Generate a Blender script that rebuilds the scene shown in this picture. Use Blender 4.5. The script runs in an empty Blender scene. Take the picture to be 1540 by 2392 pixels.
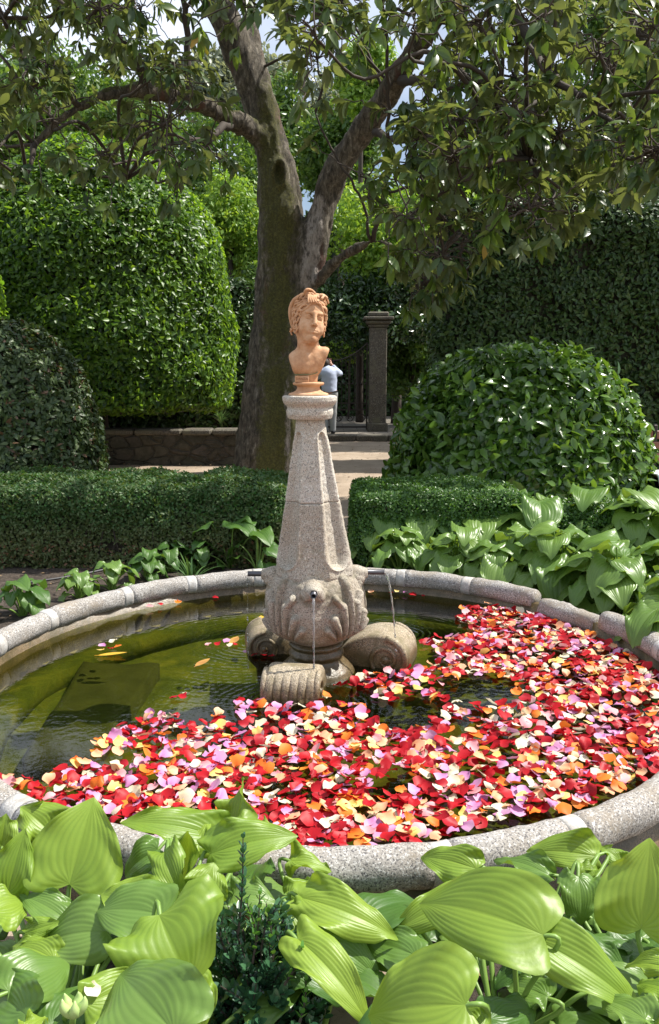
import bpy, math, random
import numpy as np
from mathutils import Vector, Matrix
PI = math.pi
rng = np.random.default_rng(7)
random.seed(7)
SC = bpy.context.scene
COL = SC.collection

# ------------------------------------------------------------------ camera
CAMZ = 1.65
PITCH = math.radians(9.75)
FPX = 1950.0            # focal length in units of a 1540 x 2392 frame
cam_d = bpy.data.cameras.new('camera')
cam = bpy.data.objects.new('camera', cam_d)
COL.objects.link(cam)
cam.location = (0, 0, CAMZ)
cam.rotation_euler = (PI / 2 - PITCH, 0, 0)
cam_d.sensor_fit = 'VERTICAL'
cam_d.sensor_height = 36
cam_d.lens = 36 * FPX / 2392
cam_d.clip_start = 0.02
cam_d.clip_end = 500
SC.camera = cam

# ------------------------------------------------------------------ world, sun, exposure
SUN_EL = math.radians(56)
SUN_AZ = math.radians(77)      # clockwise from +Y
world = bpy.data.worlds.new('World')
SC.world = world
world.use_nodes = True
wn = world.node_tree
wn.nodes.clear()
w_out = wn.nodes.new('ShaderNodeOutputWorld')
w_bg = wn.nodes.new('ShaderNodeBackground')
w_sky = wn.nodes.new('ShaderNodeTexSky')
w_sky.sky_type = 'NISHITA'
w_sky.sun_disc = False
w_sky.sun_elevation = SUN_EL
w_sky.sun_rotation = SUN_AZ
w_sky.dust_density = 1.5
w_bg.inputs[1].default_value = 0.085
w_tc = wn.nodes.new('ShaderNodeTexCoord')
w_ns = wn.nodes.new('ShaderNodeTexNoise')
w_ns.inputs['Scale'].default_value = 2.2
w_ns.inputs['Detail'].default_value = 6
w_rp = wn.nodes.new('ShaderNodeValToRGB')
w_rp.color_ramp.elements[0].position = 0.36
w_rp.color_ramp.elements[1].position = 0.58
w_mx = wn.nodes.new('ShaderNodeMixRGB')
w_mx.inputs[2].default_value = (7.6, 8.3, 9.6, 1)
wn.links.new(w_tc.outputs['Generated'], w_ns.inputs['Vector'])
wn.links.new(w_ns.outputs['Fac'], w_rp.inputs['Fac'])
wn.links.new(w_rp.outputs['Color'], w_mx.inputs[0])
wn.links.new(w_sky.outputs[0], w_mx.inputs[1])
wn.links.new(w_mx.outputs[0], w_bg.inputs[0])
wn.links.new(w_bg.outputs[0], w_out.inputs[0])

sun_d = bpy.data.lights.new('sun', 'SUN')
sun_d.energy = 5.0
sun_d.angle = math.radians(0.6)
sun_d.color = (1.0, 0.95, 0.87)
sun = bpy.data.objects.new('sun', sun_d)
COL.objects.link(sun)
sd = Vector((math.sin(SUN_AZ) * math.cos(SUN_EL), math.cos(SUN_AZ) * math.cos(SUN_EL), math.sin(SUN_EL)))
sun.rotation_euler = sd.to_track_quat('Z', 'Y').to_euler()
sun.location = (6, -2, 12)
SC.view_settings.view_transform = 'Standard'
SC.view_settings.look = 'None'
SC.view_settings.gamma = 1
SC.view_settings.exposure = 0.68
SC.render.engine = 'CYCLES'
SC.cycles.max_bounces = 8
SC.cycles.transparent_max_bounces = 12
SC.cycles.caustics_reflective = False
SC.cycles.caustics_refractive = False

# ------------------------------------------------------------------ placing helpers (real distance is always given)
def ray(px, py):
    x = (px - 770) / FPX
    y = -(py - 1196) / FPX
    return np.array([x, math.cos(PITCH) + y * math.sin(PITCH), -math.sin(PITCH) + y * math.cos(PITCH)])
def P(px, py, Y):
    d = ray(px, py)
    return np.array([0, 0, CAMZ]) + d * (Y / d[1])
def G(px, py, z):
    d = ray(px, py)
    return np.array([0, 0, CAMZ]) + d * ((z - CAMZ) / d[2])
def zof(py, Y): return P(770, py, Y)[2]
def proj(p):
    p = np.asarray(p, float); r = p - np.array([0, 0, CAMZ])
    dep = r[..., 1] * math.cos(PITCH) - r[..., 2] * math.sin(PITCH)
    up = r[..., 1] * math.sin(PITCH) + r[..., 2] * math.cos(PITCH)
    return 770 + FPX * r[..., 0] / dep, 1196 - FPX * up / dep

# ------------------------------------------------------------------ object helpers
def tag(o, label=None, cat=None, group=None, kind=None):
    if label: o['label'] = label
    if cat: o['category'] = cat
    if group: o['group'] = group
    if kind: o['kind'] = kind
    return o
def thing(name, label, cat, loc=(0, 0, 0), group=None):
    o = bpy.data.objects.new(name, None)
    o.empty_display_size = 0.1
    COL.objects.link(o)
    o.location = tuple(float(v) for v in loc)
    return tag(o, label, cat, group)
def make_mesh(name, V, F, mats=None, smooth=True, attrs=None, mi=None):
    V = np.asarray(V, np.float32)
    me = bpy.data.meshes.new(name)
    if isinstance(F, np.ndarray):
        k = F.shape[1]; n = len(F)
        me.vertices.add(len(V)); me.vertices.foreach_set('co', V.ravel())
        me.loops.add(n * k); me.loops.foreach_set('vertex_index', F.astype(np.int32).ravel())
        me.polygons.add(n)
        me.polygons.foreach_set('loop_start', np.arange(0, n * k, k, dtype=np.int32))
        try: me.polygons.foreach_set('loop_total', np.full(n, k, dtype=np.int32))
        except Exception: pass
        me.update(calc_edges=True)
    else:
        me.from_pydata([tuple(map(float, v)) for v in V], [], [tuple(map(int, f)) for f in F])
        me.update()
    if mats is not None:
        for m in (mats if isinstance(mats, (list, tuple)) else [mats]): me.materials.append(m)
    if mi is not None: me.polygons.foreach_set('material_index', np.asarray(mi, np.int32))
    me.polygons.foreach_set('use_smooth', np.full(len(me.polygons), smooth))
    if attrs:
        for k_, a in attrs.items():
            at = me.attributes.new(k_, 'FLOAT', 'POINT')
            at.data.foreach_set('value', np.asarray(a, np.float32))
    me.validate()
    return me
def add(name, me, parent=None, off=None):
    o = bpy.data.objects.new(name, me)
    COL.objects.link(o)
    if parent is not None: o.parent = parent
    if off is not None: o.location = tuple(float(v) for v in off)
    return o
def mk(name, V, F, mat, parent=None, smooth=True, attrs=None, mi=None, world=True):
    """V in world space; stored relative to the parent's location so the thing's origin stays at its base."""
    V = np.asarray(V, np.float64)
    if parent is not None and world:
        b = np.zeros(3); p = parent
        while p is not None:
            b = b + np.array(p.location); p = p.parent
        V = V - b
        return add(name, make_mesh(name, V, F, mat, smooth, attrs, mi), parent)
    if parent is None and world:
        b = np.array([V[:, 0].mean(), V[:, 1].mean(), V[:, 2].min()])
        return add(name, make_mesh(name, V - b, F, mat, smooth, attrs, mi), None, b)
    return add(name, make_mesh(name, V, F, mat, smooth, attrs, mi), parent)
class MB:
    def __init__(s): s.V = []; s.F = []; s.n = 0
    def put(s, V, F):
        V = np.asarray(V, float).reshape(-1, 3)
        s.V.append(V); s.F += [tuple(int(i) + s.n for i in f) for f in F]; s.n += len(V)
        return s
    def box(s, c, d, rz=0, bev=0.0):
        c = np.asarray(c, float); h = np.asarray(d, float) / 2
        b = min(bev, h.min() * 0.9)
        if b <= 0:
            v = np.array([[x, y, z] for z in (-1, 1) for y in (-1, 1) for x in (-1, 1)], float) * h
            f = [(0, 2, 3, 1), (4, 5, 7, 6), (0, 1, 5, 4), (2, 6, 7, 3), (0, 4, 6, 2), (1, 3, 7, 5)]
        else:
            lv = []
            for (zz, inn) in ((-1, b), (-1 + 1e-9, 0), (1 - 1e-9, 0), (1, b)):
                z = (-h[2] if zz < 0 else h[2])
                if inn == 0: z += b if zz < 0 else -b
                hx, hy = h[0] - inn, h[1] - inn
                for (x, y) in ((-hx + b, -hy), (hx - b, -hy), (hx, -hy + b), (hx, hy - b), (hx - b, hy), (-hx + b, hy), (-hx, hy - b), (-hx, -hy + b)):
                    lv.append((x, y, z))
            v = np.array(lv)
            f = [tuple(range(7, -1, -1)), tuple(range(24, 32))]
            for k in range(3):
                for i in range(8):
                    j = (i + 1) % 8
                    f.append((k * 8 + i, k * 8 + j, k * 8 + 8 + j, k * 8 + 8 + i))
        if rz:
            cs, sn = math.cos(rz), math.sin(rz)
            v = np.c_[v[:, 0] * cs - v[:, 1] * sn, v[:, 0] * sn + v[:, 1] * cs, v[:, 2]]
        return s.put(v + c, f)
    def tube(s, pts, r, n=8, caps=True):
        pts = np.asarray(pts, float); m = len(pts)
        r = np.full(m, r, float) if np.isscalar(r) else np.asarray(r, float)
        t = np.gradient(pts, axis=0); t /= np.linalg.norm(t, axis=1)[:, None] + 1e-12
        a = np.array([0, 0, 1.0]) if abs(t[0][2]) < 0.9 else np.array([1.0, 0, 0])
        u = np.cross(t[0], a); u /= np.linalg.norm(u)
        V = []
        for i in range(m):
            u = u - t[i] * np.dot(u, t[i]); u /= np.linalg.norm(u) + 1e-12
            w = np.cross(t[i], u)
            ang = np.arange(n) * 2 * PI / n
            V.append(pts[i] + r[i] * (np.cos(ang)[:, None] * u + np.sin(ang)[:, None] * w))
        V = np.concatenate(V)
        F = [(i * n + j, i * n + (j + 1) % n, (i + 1) * n + (j + 1) % n, (i + 1) * n + j) for i in range(m - 1) for j in range(n)]
        if caps: F += [tuple(range(n - 1, -1, -1)), tuple((m - 1) * n + j for j in range(n))]
        return s.put(V, F)
    def lathe(s, prof, c=(0, 0, 0), n=32):
        V = []; m = len(prof)
        for (r, z) in prof:
            a = np.arange(n) * 2 * PI / n
            V.append(np.c_[r * np.cos(a), r * np.sin(a), np.full(n, z)])
        F = [(i * n + j, i * n + (j + 1) % n, (i + 1) * n + (j + 1) % n, (i + 1) * n + j) for i in range(m - 1) for j in range(n)]
        F += [tuple(range(n - 1, -1, -1)), tuple((m - 1) * n + j for j in range(n))]
        return s.put(np.concatenate(V) + np.asarray(c, float), F)
    def go(s, name, mat, parent=None, smooth=False):
        return mk(name, np.concatenate(s.V), s.F, mat, parent, smooth)
def spline(pts, n=8):
    """Catmull-Rom through rows of pts"""
    p = np.asarray(pts, float)
    q = np.vstack([2 * p[0] - p[1], p, 2 * p[-1] - p[-2]])
    out = []
    for i in range(1, len(q) - 2):
        t = np.linspace(0, 1, n, endpoint=False)[:, None]
        a, b, c, d = q[i - 1], q[i], q[i + 1], q[i + 2]
        out.append(0.5 * ((2 * b) + (c - a) * t + (2 * a - 5 * b + 4 * c - d) * t ** 2 + (3 * b - a - 3 * c + d) * t ** 3))
    out.append(p[-1:])
    return np.vstack(out)
def copy_tree(o, parent=None):
    c = o.copy(); COL.objects.link(c); c.parent = parent
    for ch in list(o.children): copy_tree(ch, c)
    return c
def vnoise(p, seed=0):
    """smooth value noise, about -1..1, vectorised"""
    p = np.asarray(p, np.float64); i = np.floor(p).astype(np.int64); f = p - i
    f = f * f * (3 - 2 * f)
    def h(a):
        n = a[..., 0] * 374761393 + a[..., 1] * 668265263 + a[..., 2] * 2147483647 + seed * 1274126177
        n = (n ^ (n >> 13)) * 1274126177 & 0xffffffff
        n = (n ^ (n >> 16)) & 0xffffff
        return n / float(0xffffff) * 2 - 1
    r = 0
    for dx in (0, 1):
        for dy in (0, 1):
            for dz in (0, 1):
                w = (f[..., 0] if dx else 1 - f[..., 0]) * (f[..., 1] if dy else 1 - f[..., 1]) * (f[..., 2] if dz else 1 - f[..., 2])
                r = r + w * h(i + np.array([dx, dy, dz]))
    return r
def fnoise(p, s, o=3, seed=0):
    p = np.asarray(p, float); r = 0; a = 1.0
    for k in range(o):
        r = r + a * vnoise(p * s, seed + k); s *= 2.1; a *= 0.5
    return r

sstep = lambda a, b, x: (lambda t: t * t * (3 - 2 * t))(np.clip((x - a) / (b - a), 0, 1))
# ------------------------------------------------------------------ implicit surfaces
def smin(a, b, k):
    h = np.clip(0.5 + 0.5 * (b - a) / k, 0, 1)
    return b * (1 - h) + a * h - k * h * (1 - h)
def smax(a, b, k): return -smin(-a, -b, k)
def s_ell(X, c, r):
    q = (X - np.array(c)) / np.array(r); l = np.sqrt((q ** 2).sum(-1)) + 1e-9
    q2 = q / np.array(r); l2 = np.sqrt((q2 ** 2).sum(-1)) + 1e-9
    return l * (l - 1) / l2
def s_cap(X, a, b, r1, r2=None):
    a = np.array(a, float); b = np.array(b, float); r2 = r1 if r2 is None else r2
    d = b - a; h = np.clip(((X - a) @ d) / (d @ d + 1e-12), 0, 1)
    return np.sqrt(((X - a - h[..., None] * d) ** 2).sum(-1)) - (r1 + (r2 - r1) * h)
def surface_net(f, lo, hi, res):
    lo = np.array(lo, float); hi = np.array(hi, float)
    n = np.ceil((hi - lo) / res).astype(int) + 1
    ax = [lo[i] + np.arange(n[i]) * res for i in range(3)]
    X = np.stack(np.meshgrid(*ax, indexing='ij'), -1)
    D = f(X)
    ins = D < 0
    C = np.zeros(n - 1 + 0); S = np.zeros(tuple(n - 1) + (3,)); cnt = np.zeros(tuple(n - 1))
    sl = lambda o, k=1: tuple(slice(o[i], o[i] + n[i] - 1) for i in range(3))
    for a in range(3):
        b, c = [i for i in range(3) if i != a]
        for ob in (0, 1):
            for oc in (0, 1):
                o0 = [0, 0, 0]; o0[b] = ob; o0[c] = oc; o1 = list(o0); o1[a] = 1
                d0 = D[sl(o0)]; d1 = D[sl(o1)]
                cr = (d0 < 0) != (d1 < 0)
                t = np.where(cr, d0 / (d0 - d1 + 1e-20), 0)
                p = np.zeros(S.shape); p[..., b] = ob; p[..., c] = oc; p[..., a] = t
                S += p * cr[..., None]; cnt += cr
    act = cnt > 0
    idx = -np.ones(act.shape, np.int64); idx[act] = np.arange(act.sum())
    cell = np.argwhere(act)
    V = lo + (cell + S[act] / cnt[act][:, None]) * res
    F = []
    for a in range(3):
        b, c = (a + 1) % 3, (a + 2) % 3
        s0 = [slice(None)] * 3; s1 = [slice(None)] * 3
        s0[a] = slice(0, -1); s1[a] = slice(1, None)
        i0 = ins[tuple(s0)]; i1 = ins[tuple(s1)]
        for flip, m in ((False, i0 & ~i1), (True, ~i0 & i1)):
            e = np.argwhere(m)
            ok = (e[:, b] > 0) & (e[:, c] > 0) & (e[:, b] < n[b] - 1) & (e[:, c] < n[c] - 1)
            e = e[ok]
            def g(db, dc):
                q = e.copy(); q[:, b] += db; q[:, c] += dc
                return idx[q[:, 0], q[:, 1], q[:, 2]]
            q = np.stack([g(-1, -1), g(0, -1), g(0, 0), g(-1, 0)], 1)
            if flip: q = q[:, ::-1]
            F.append(q)
    F = np.concatenate(F); F = F[(F >= 0).all(1)]
    return V, F

# ------------------------------------------------------------------ instanced leaf clouds baked into one mesh
def orth(d, n):
    d = d / (np.linalg.norm(d, axis=1)[:, None] + 1e-9)
    n = n - d * (n * d).sum(1)[:, None]
    n = n / (np.linalg.norm(n, axis=1)[:, None] + 1e-9)
    x = np.cross(d, n)
    return x, d, n
def bake_leaves(tpl, pos, d, n, size, width=1.0, rnd=None):
    TV, TF = tpl
    x, y, z = orth(d, n)
    w = size * width
    V = pos[:, None, :] + (TV[None, :, 0:1] * (x * w[:, None])[:, None, :] + TV[None, :, 1:2] * (y * size[:, None])[:, None, :] + TV[None, :, 2:3] * (z * size[:, None])[:, None, :])
    N = len(pos); k = len(TV)
    F = (TF[None] + (np.arange(N) * k)[:, None, None]).reshape(-1, TF.shape[1])
    if rnd is None: rnd = rng.random(N)
    return V.reshape(-1, 3), F, np.repeat(rnd, k)
def tpl_small():
    return (np.array([[0, 0, 0], [-.27, .5, .06], [0, 1, -.05], [.27, .5, .06]], float), np.array([[0, 2, 1], [0, 3, 2]]))
def tpl_leaf(wd=.23, rows=(0, .25, .6, 1), prof=(0.12, .95, .8, 0.02), fold=.25, droop=.18):
    V = []; F = []
    for t, p in zip(rows, prof):
        z = -droop * t * t
        V += [(-wd * p, t, z + fold * wd * p), (0, t, z), (wd * p, t, z + fold * wd * p)]
    for i in range(len(rows) - 1):
        a = i * 3
        F += [(a, a + 1, a + 4, a + 3), (a + 1, a + 2, a + 5, a + 4)]
    return np.array(V, float), np.array(F)
# ------------------------------------------------------------------ materials
def nmat(name):
    m = bpy.data.materials.new(name); m.use_nodes = True
    nt = m.node_tree
    return m, nt, nt.nodes['Principled BSDF']
def nd(nt, typ, **kw):
    n = nt.nodes.new(typ)
    for k, v in kw.items():
        if k in n.inputs: n.inputs[k].default_value = v
        else: setattr(n, k, v)
    return n
def ramp(nt, src, stops):
    r = nt.nodes.new('ShaderNodeValToRGB'); e = r.color_ramp.elements
    e[0].position = stops[0][0]; e[0].color = (*stops[0][1], 1)
    e[1].position = stops[-1][0]; e[1].color = (*stops[-1][1], 1)
    for p, c in stops[1:-1]:
        q = e.new(p); q.color = (*c, 1)
    nt.links.new(src, r.inputs['Fac'])
    return r.outputs['Color']
def mixc(nt, fac, a, b, mode='MIX'):
    m = nt.nodes.new('ShaderNodeMixRGB'); m.blend_type = mode
    for i, v in ((0, fac), (1, a), (2, b)):
        if hasattr(v, 'is_output'): nt.links.new(v, m.inputs[i])
        elif i == 0: m.inputs[0].default_value = v
        else: m.inputs[i].default_value = (*v, 1)
    return m.outputs[0]
def noise(nt, vec, scale, detail=4, rough=.55, dist=0):
    n = nd(nt, 'ShaderNodeTexNoise', Scale=scale, Detail=detail, Roughness=rough, Distortion=dist)
    if vec is not None: nt.links.new(vec, n.inputs['Vector'])
    return n.outputs['Fac']
def wpos(nt):
    return nd(nt, 'ShaderNodeNewGeometry').outputs['Position']
def bump(nt, h, bsdf, strength=.5, dist=.01):
    b = nd(nt, 'ShaderNodeBump', Strength=strength, Distance=dist)
    nt.links.new(h, b.inputs['Height']); nt.links.new(b.outputs[0], bsdf.inputs['Normal'])
    return b
def leaf_mat(name, c1, c2, rough=.4, tl=.35, under=None, tcol=None, spec=.5, patch=None, dead=None):
    m, nt, b = nmat(name)
    at = nd(nt, 'ShaderNodeAttribute'); at.attribute_name = 'rnd'
    col = mixc(nt, at.outputs['Fac'], c1, c2)
    if dead:
        col = mixc(nt, ramp(nt, at.outputs['Fac'], [(1 - dead[0] - .005, (0, 0, 0)), (1 - dead[0], (1, 1, 1))]), col, dead[1])
    if patch:
        n = noise(nt, wpos(nt), patch[0], 3)
        col = mixc(nt, ramp(nt, n, [(.4, (0, 0, 0)), (.62, (1, 1, 1))]), col, patch[1])
    if under:
        g = nd(nt, 'ShaderNodeNewGeometry')
        col = mixc(nt, g.outputs['Backfacing'], col, under)
    nt.links.new(col, b.inputs['Base Color'])
    b.inputs['Roughness'].default_value = rough
    b.inputs['Specular IOR Level'].default_value = spec
    t = nd(nt, 'ShaderNodeBsdfTranslucent')
    tc = tcol or tuple(min(1, v * k) for v, k in zip(c2, (2.2, 1.7, 1.0)))
    if tcol is None:
        nt.links.new(mixc(nt, 1.0, col, (1.9, 1.6, .9), 'MULTIPLY'), t.inputs['Color'])
    else: t.inputs['Color'].default_value = (*tc, 1)
    mx = nd(nt, 'ShaderNodeMixShader'); mx.inputs[0].default_value = tl
    nt.links.new(b.outputs[0], mx.inputs[1]); nt.links.new(t.outputs[0], mx.inputs[2])
    out = nt.nodes['Material Output']; nt.links.new(mx.outputs[0], out.inputs['Surface'])
    return m
def granite(name, base=(.50, .44, .38), dark=(.07, .065, .06), light=(.72, .68, .62), wet=None, moss=None, sc=1.0):
    m, nt, b = nmat(name)
    p = wpos(nt)
    n1 = noise(nt, p, 185 * sc, 3, .6)
    n2 = noise(nt, p, 150 * sc, 3, .5, .6)
    n3 = noise(nt, p, 5, 5, .6)
    col = mixc(nt, ramp(nt, n3, [(.35, (0, 0, 0)), (.65, (1, 1, 1))]), base, tuple(v * k for v, k in zip(base, (.86, .78, .68))))
    col = mixc(nt, ramp(nt, n2, [(.54, (0, 0, 0)), (.62, (1, 1, 1))]), col, light)
    col = mixc(nt, ramp(nt, n1, [(.40, (1, 1, 1)), (.455, (0, 0, 0))]), col, dark)
    n5 = noise(nt, p, 420 * sc, 1)
    col = mixc(nt, ramp(nt, n5, [(.34, (.8, .8, .8)), (.42, (0, 0, 0))]), col, tuple(v * .5 for v in base))
    if moss:
        n4 = noise(nt, p, moss[1], 6, .7)
        col = mixc(nt, ramp(nt, n4, [(moss[2], (0, 0, 0)), (moss[2] + .14, (1, 1, 1))]), col, moss[0])
    if wet:      # (z below which the stone is wet and dark)
        sx = nd(nt, 'ShaderNodeSeparateXYZ'); nt.links.new(p, sx.inputs[0])
        ns = noise(nt, p, 9, 4)
        ma = nd(nt, 'ShaderNodeMath', operation='MULTIPLY_ADD'); ma.inputs[1].default_value = wet[1]
        nt.links.new(ns, ma.inputs[0]); nt.links.new(sx.outputs['Z'], ma.inputs[2])
        w = ramp(nt, ma.outputs[0], [(wet[0], (1, 1, 1)), (wet[0] + .05, (0, 0, 0))])
        col = mixc(nt, w, col, mixc(nt, 1.0, col, wet[2], 'MULTIPLY'))
        rr = ramp(nt, w, [(0, (.75,) * 3), (1, (.3,) * 3)])
        nt.links.new(rr, b.inputs['Roughness'])
    else: b.inputs['Roughness'].default_value = .8
    nt.links.new(col, b.inputs['Base Color'])
    h = mixc(nt, .5, n1, noise(nt, p, 60, 5, .65))
    bump(nt, h, b, .55, .006)
    return m
M = {}
M['granite_pale'] = granite('pale_granite', (.53, .50, .435), (.19, .18, .16), (.66, .63, .56))
M['granite_pink'] = granite('pink_granite', (.43, .395, .33), (.14, .125, .105), (.55, .51, .43), moss=((.20, .18, .12), 7, .58))
M['granite_bulb'] = granite('weathered_granite', (.375, .335, .27), (.10, .088, .07), (.49, .44, .36), moss=((.17, .15, .10), 6, .52), wet=(.29, .1, (.42, .38, .30)))
M['granite_base'] = granite('wet_mossy_granite', (.30, .24, .16), (.04, .035, .028), (.42, .35, .25), moss=((.13, .105, .05), 8, .44), wet=(.36, .1, (.55, .5, .4)))
M['granite_scroll'] = granite('algae_stained_granite', (.36, .30, .21), (.05, .045, .035), (.52, .45, .34), moss=((.17, .14, .075), 7, .48), wet=(.235, .09, (.5, .45, .35)))
M['granite_rim'] = granite('grey_granite', (.32, .305, .285), (.09, .085, .085), (.54, .525, .50), moss=((.26, .22, .17), 5, .55), sc=.8)
M['mortar'] = granite('pale_mortar', (.50, .49, .47), (.36, .35, .34), (.60, .60, .59), moss=((.33, .31, .28), 16, .47))
def simple(name, c, rough=.6, metal=0, var=.25, sc=12, bs=.2, bd=.004, spec=.5):
    m, nt, b = nmat(name)
    p = wpos(nt); n = noise(nt, p, sc, 5, .6)
    col = mixc(nt, n, tuple(v * (1 - var) for v in c), tuple(min(1, v * (1 + var)) for v in c))
    nt.links.new(col, b.inputs['Base Color'])
    b.inputs['Roughness'].default_value = rough; b.inputs['Metallic'].default_value = metal
    b.inputs['Specular IOR Level'].default_value = spec
    if bs: bump(nt, noise(nt, p, sc * 4, 5), b, bs, bd)
    return m
def terracotta():
    m, nt, b = nmat('terracotta'); p = wpos(nt)
    n = noise(nt, p, 16, 7, .7)
    col = ramp(nt, n, [(.32, (.38, .185, .09)), (.5, (.52, .29, .15)), (.68, (.62, .40, .25))])
    st = noise(nt, p, 34, 4, .7)
    col = mixc(nt, ramp(nt, st, [(.66, (0, 0, 0)), (.76, (.6, .6, .6))]), col, (.30, .22, .15))
    nt.links.new(col, b.inputs['Base Color']); b.inputs['Roughness'].default_value = .78
    bump(nt, noise(nt, p, 160, 4), b, .22, .003)
    return m
M['terracotta'] = terracotta()
M['moss_line'] = simple('mossy_crack', (.16, .19, .09), .9)
M['etched'] = simple('etched_terracotta', (.30, .13, .065), .9)
M['pipe'] = simple('dull_grey_pipe', (.10, .10, .11), .4, .6)
M['pipe_pale'] = simple('pale_plastic_pipe', (.55, .56, .56), .4)
M['hose'] = simple('black_hose', (.04, .04, .042), .5)
M['iron'] = simple('rusty_black_iron', (.035, .026, .022), .6, .3)
M['old_stone'] = granite('lichen_stone', (.105, .092, .07), (.03, .028, .025), (.20, .18, .145), moss=((.12, .11, .07), 3, .5), sc=.3)  # stone colour lowered to carry the shade around gate and wall
M['skin'] = simple('skin', (.46, .25, .17), .55)
M['hair'] = simple('dark_hair', (.03, .02, .015), .7)
M['shirt'] = simple('pale_blue_shirt', (.46, .52, .66), .85, sc=5, var=.08)
M['trousers'] = simple('grey_trousers', (.36, .37, .36), .85, sc=6, var=.1)
M['belt'] = simple('black_belt', (.012, .012, .013), .4)
M['slat'] = simple('reddish_bench_wood', (.23, .085, .05), .45, sc=8)
M['cloth_white'] = simple('white_sheet', (.78, .78, .80), .7, var=.04)
def bark():
    m, nt, b = nmat('mossy_bark'); p = wpos(nt)
    mp = nd(nt, 'ShaderNodeMapping'); mp.inputs['Scale'].default_value = (1, 1, .35); nt.links.new(p, mp.inputs[0])
    n = noise(nt, mp.outputs[0], 15, 9, .78, .4)
    col = ramp(nt, n, [(.36, (.025, .021, .015)), (.46, (.085, .070, .050)), (.55, (.17, .145, .105)), (.66, (.36, .32, .26))])
    # reddish flaked scars
    n2 = noise(nt, mp.outputs[0], 3.2, 4, .6, .4)
    col = mixc(nt, ramp(nt, n2, [(.60, (0, 0, 0)), (.66, (.8, .8, .8))]), col, (.15, .072, .05))
    # moss grows where the attribute says so
    at = nd(nt, 'ShaderNodeAttribute'); at.attribute_name = 'moss'
    fz = noise(nt, p, 11, 8, .85)
    mm = nd(nt, 'ShaderNodeMath', operation='MULTIPLY_ADD'); mm.inputs[1].default_value = 1.1
    nt.links.new(fz, mm.inputs[0]); nt.links.new(at.outputs['Fac'], mm.inputs[2])
    mosc = ramp(nt, noise(nt, p, 30, 7, .9), [(.34, (.025, .026, .008)), (.5, (.080, .082, .016)), (.64, (.19, .185, .035))])
    col = mixc(nt, ramp(nt, mm.outputs[0], [(.70, (0, 0, 0)), (.90, (.9, .9, .9))]), col, mosc)
    # bare pale wood
    wt = nd(nt, 'ShaderNodeAttribute'); wt.attribute_name = 'bare'
    m2 = nd(nt, 'ShaderNodeMath', operation='MULTIPLY_ADD'); m2.inputs[1].default_value = .9
    nt.links.new(n, m2.inputs[0]); nt.links.new(wt.outputs['Fac'], m2.inputs[2])
    pale = ramp(nt, noise(nt, mp.outputs[0], 22, 7, .75), [(.38, (.10, .085, .07)), (.5, (.36, .32, .28)), (.7, (.55, .50, .45))])
    col = mixc(nt, ramp(nt, m2.outputs[0], [(.78, (0, 0, 0)), (.92, (1, 1, 1))]), col, pale)
    nt.links.new(col, b.inputs['Base Color']); b.inputs['Roughness'].default_value = .9
    h = mixc(nt, .5, n, fz)
    bump(nt, h, b, 1.0, .09)
    return m
M['bark'] = bark()
M['twig'] = simple('twig_bark', (.05, .038, .028), .85, sc=30, bs=.5)
M['dark_core'] = simple('inner_shade_hull', (.022, .022, .012), .95, sc=8, var=.6)  # near-black colour carries the shade inside hedges and shrubs
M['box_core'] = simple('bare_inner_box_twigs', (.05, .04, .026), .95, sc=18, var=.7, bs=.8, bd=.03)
def sand():
    m, nt, b = nmat('sandy_path'); p = wpos(nt)
    n = noise(nt, p, 1.3, 8, .7)
    col = ramp(nt, n, [(.3, (.23, .175, .125)), (.5, (.32, .25, .18)), (.7, (.40, .32, .24))])
    n2 = noise(nt, p, 90, 4, .7)
    col = mixc(nt, ramp(nt, n2, [(.32, (.85, .85, .85)), (.44, (0, 0, 0))]), col, (.15, .11, .08))
    n3 = noise(nt, p, 7, 6, .75)
    col = mixc(nt, ramp(nt, n3, [(.60, (0, 0, 0)), (.74, (.6, .6, .6))]), col, (.20, .16, .10))
    nt.links.new(col, b.inputs['Base Color']); b.inputs['Roughness'].default_value = .95
    bump(nt, mixc(nt, .5, n2, n3), b, .6, .02)
    return m
def soil():
    m, nt, b = nmat('dark_soil'); p = wpos(nt)
    n = noise(nt, p, 24, 8, .75)
    col = ramp(nt, n, [(.3, (.025, .018, .012)), (.5, (.07, .052, .038)), (.72, (.17, .135, .10))])
    nt.links.new(col, b.inputs['Base Color']); b.inputs['Roughness'].default_value = .95
    bump(nt, n, b, 1.0, .05)
    return m
M['sand'] = sand(); M['soil'] = soil()
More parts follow.
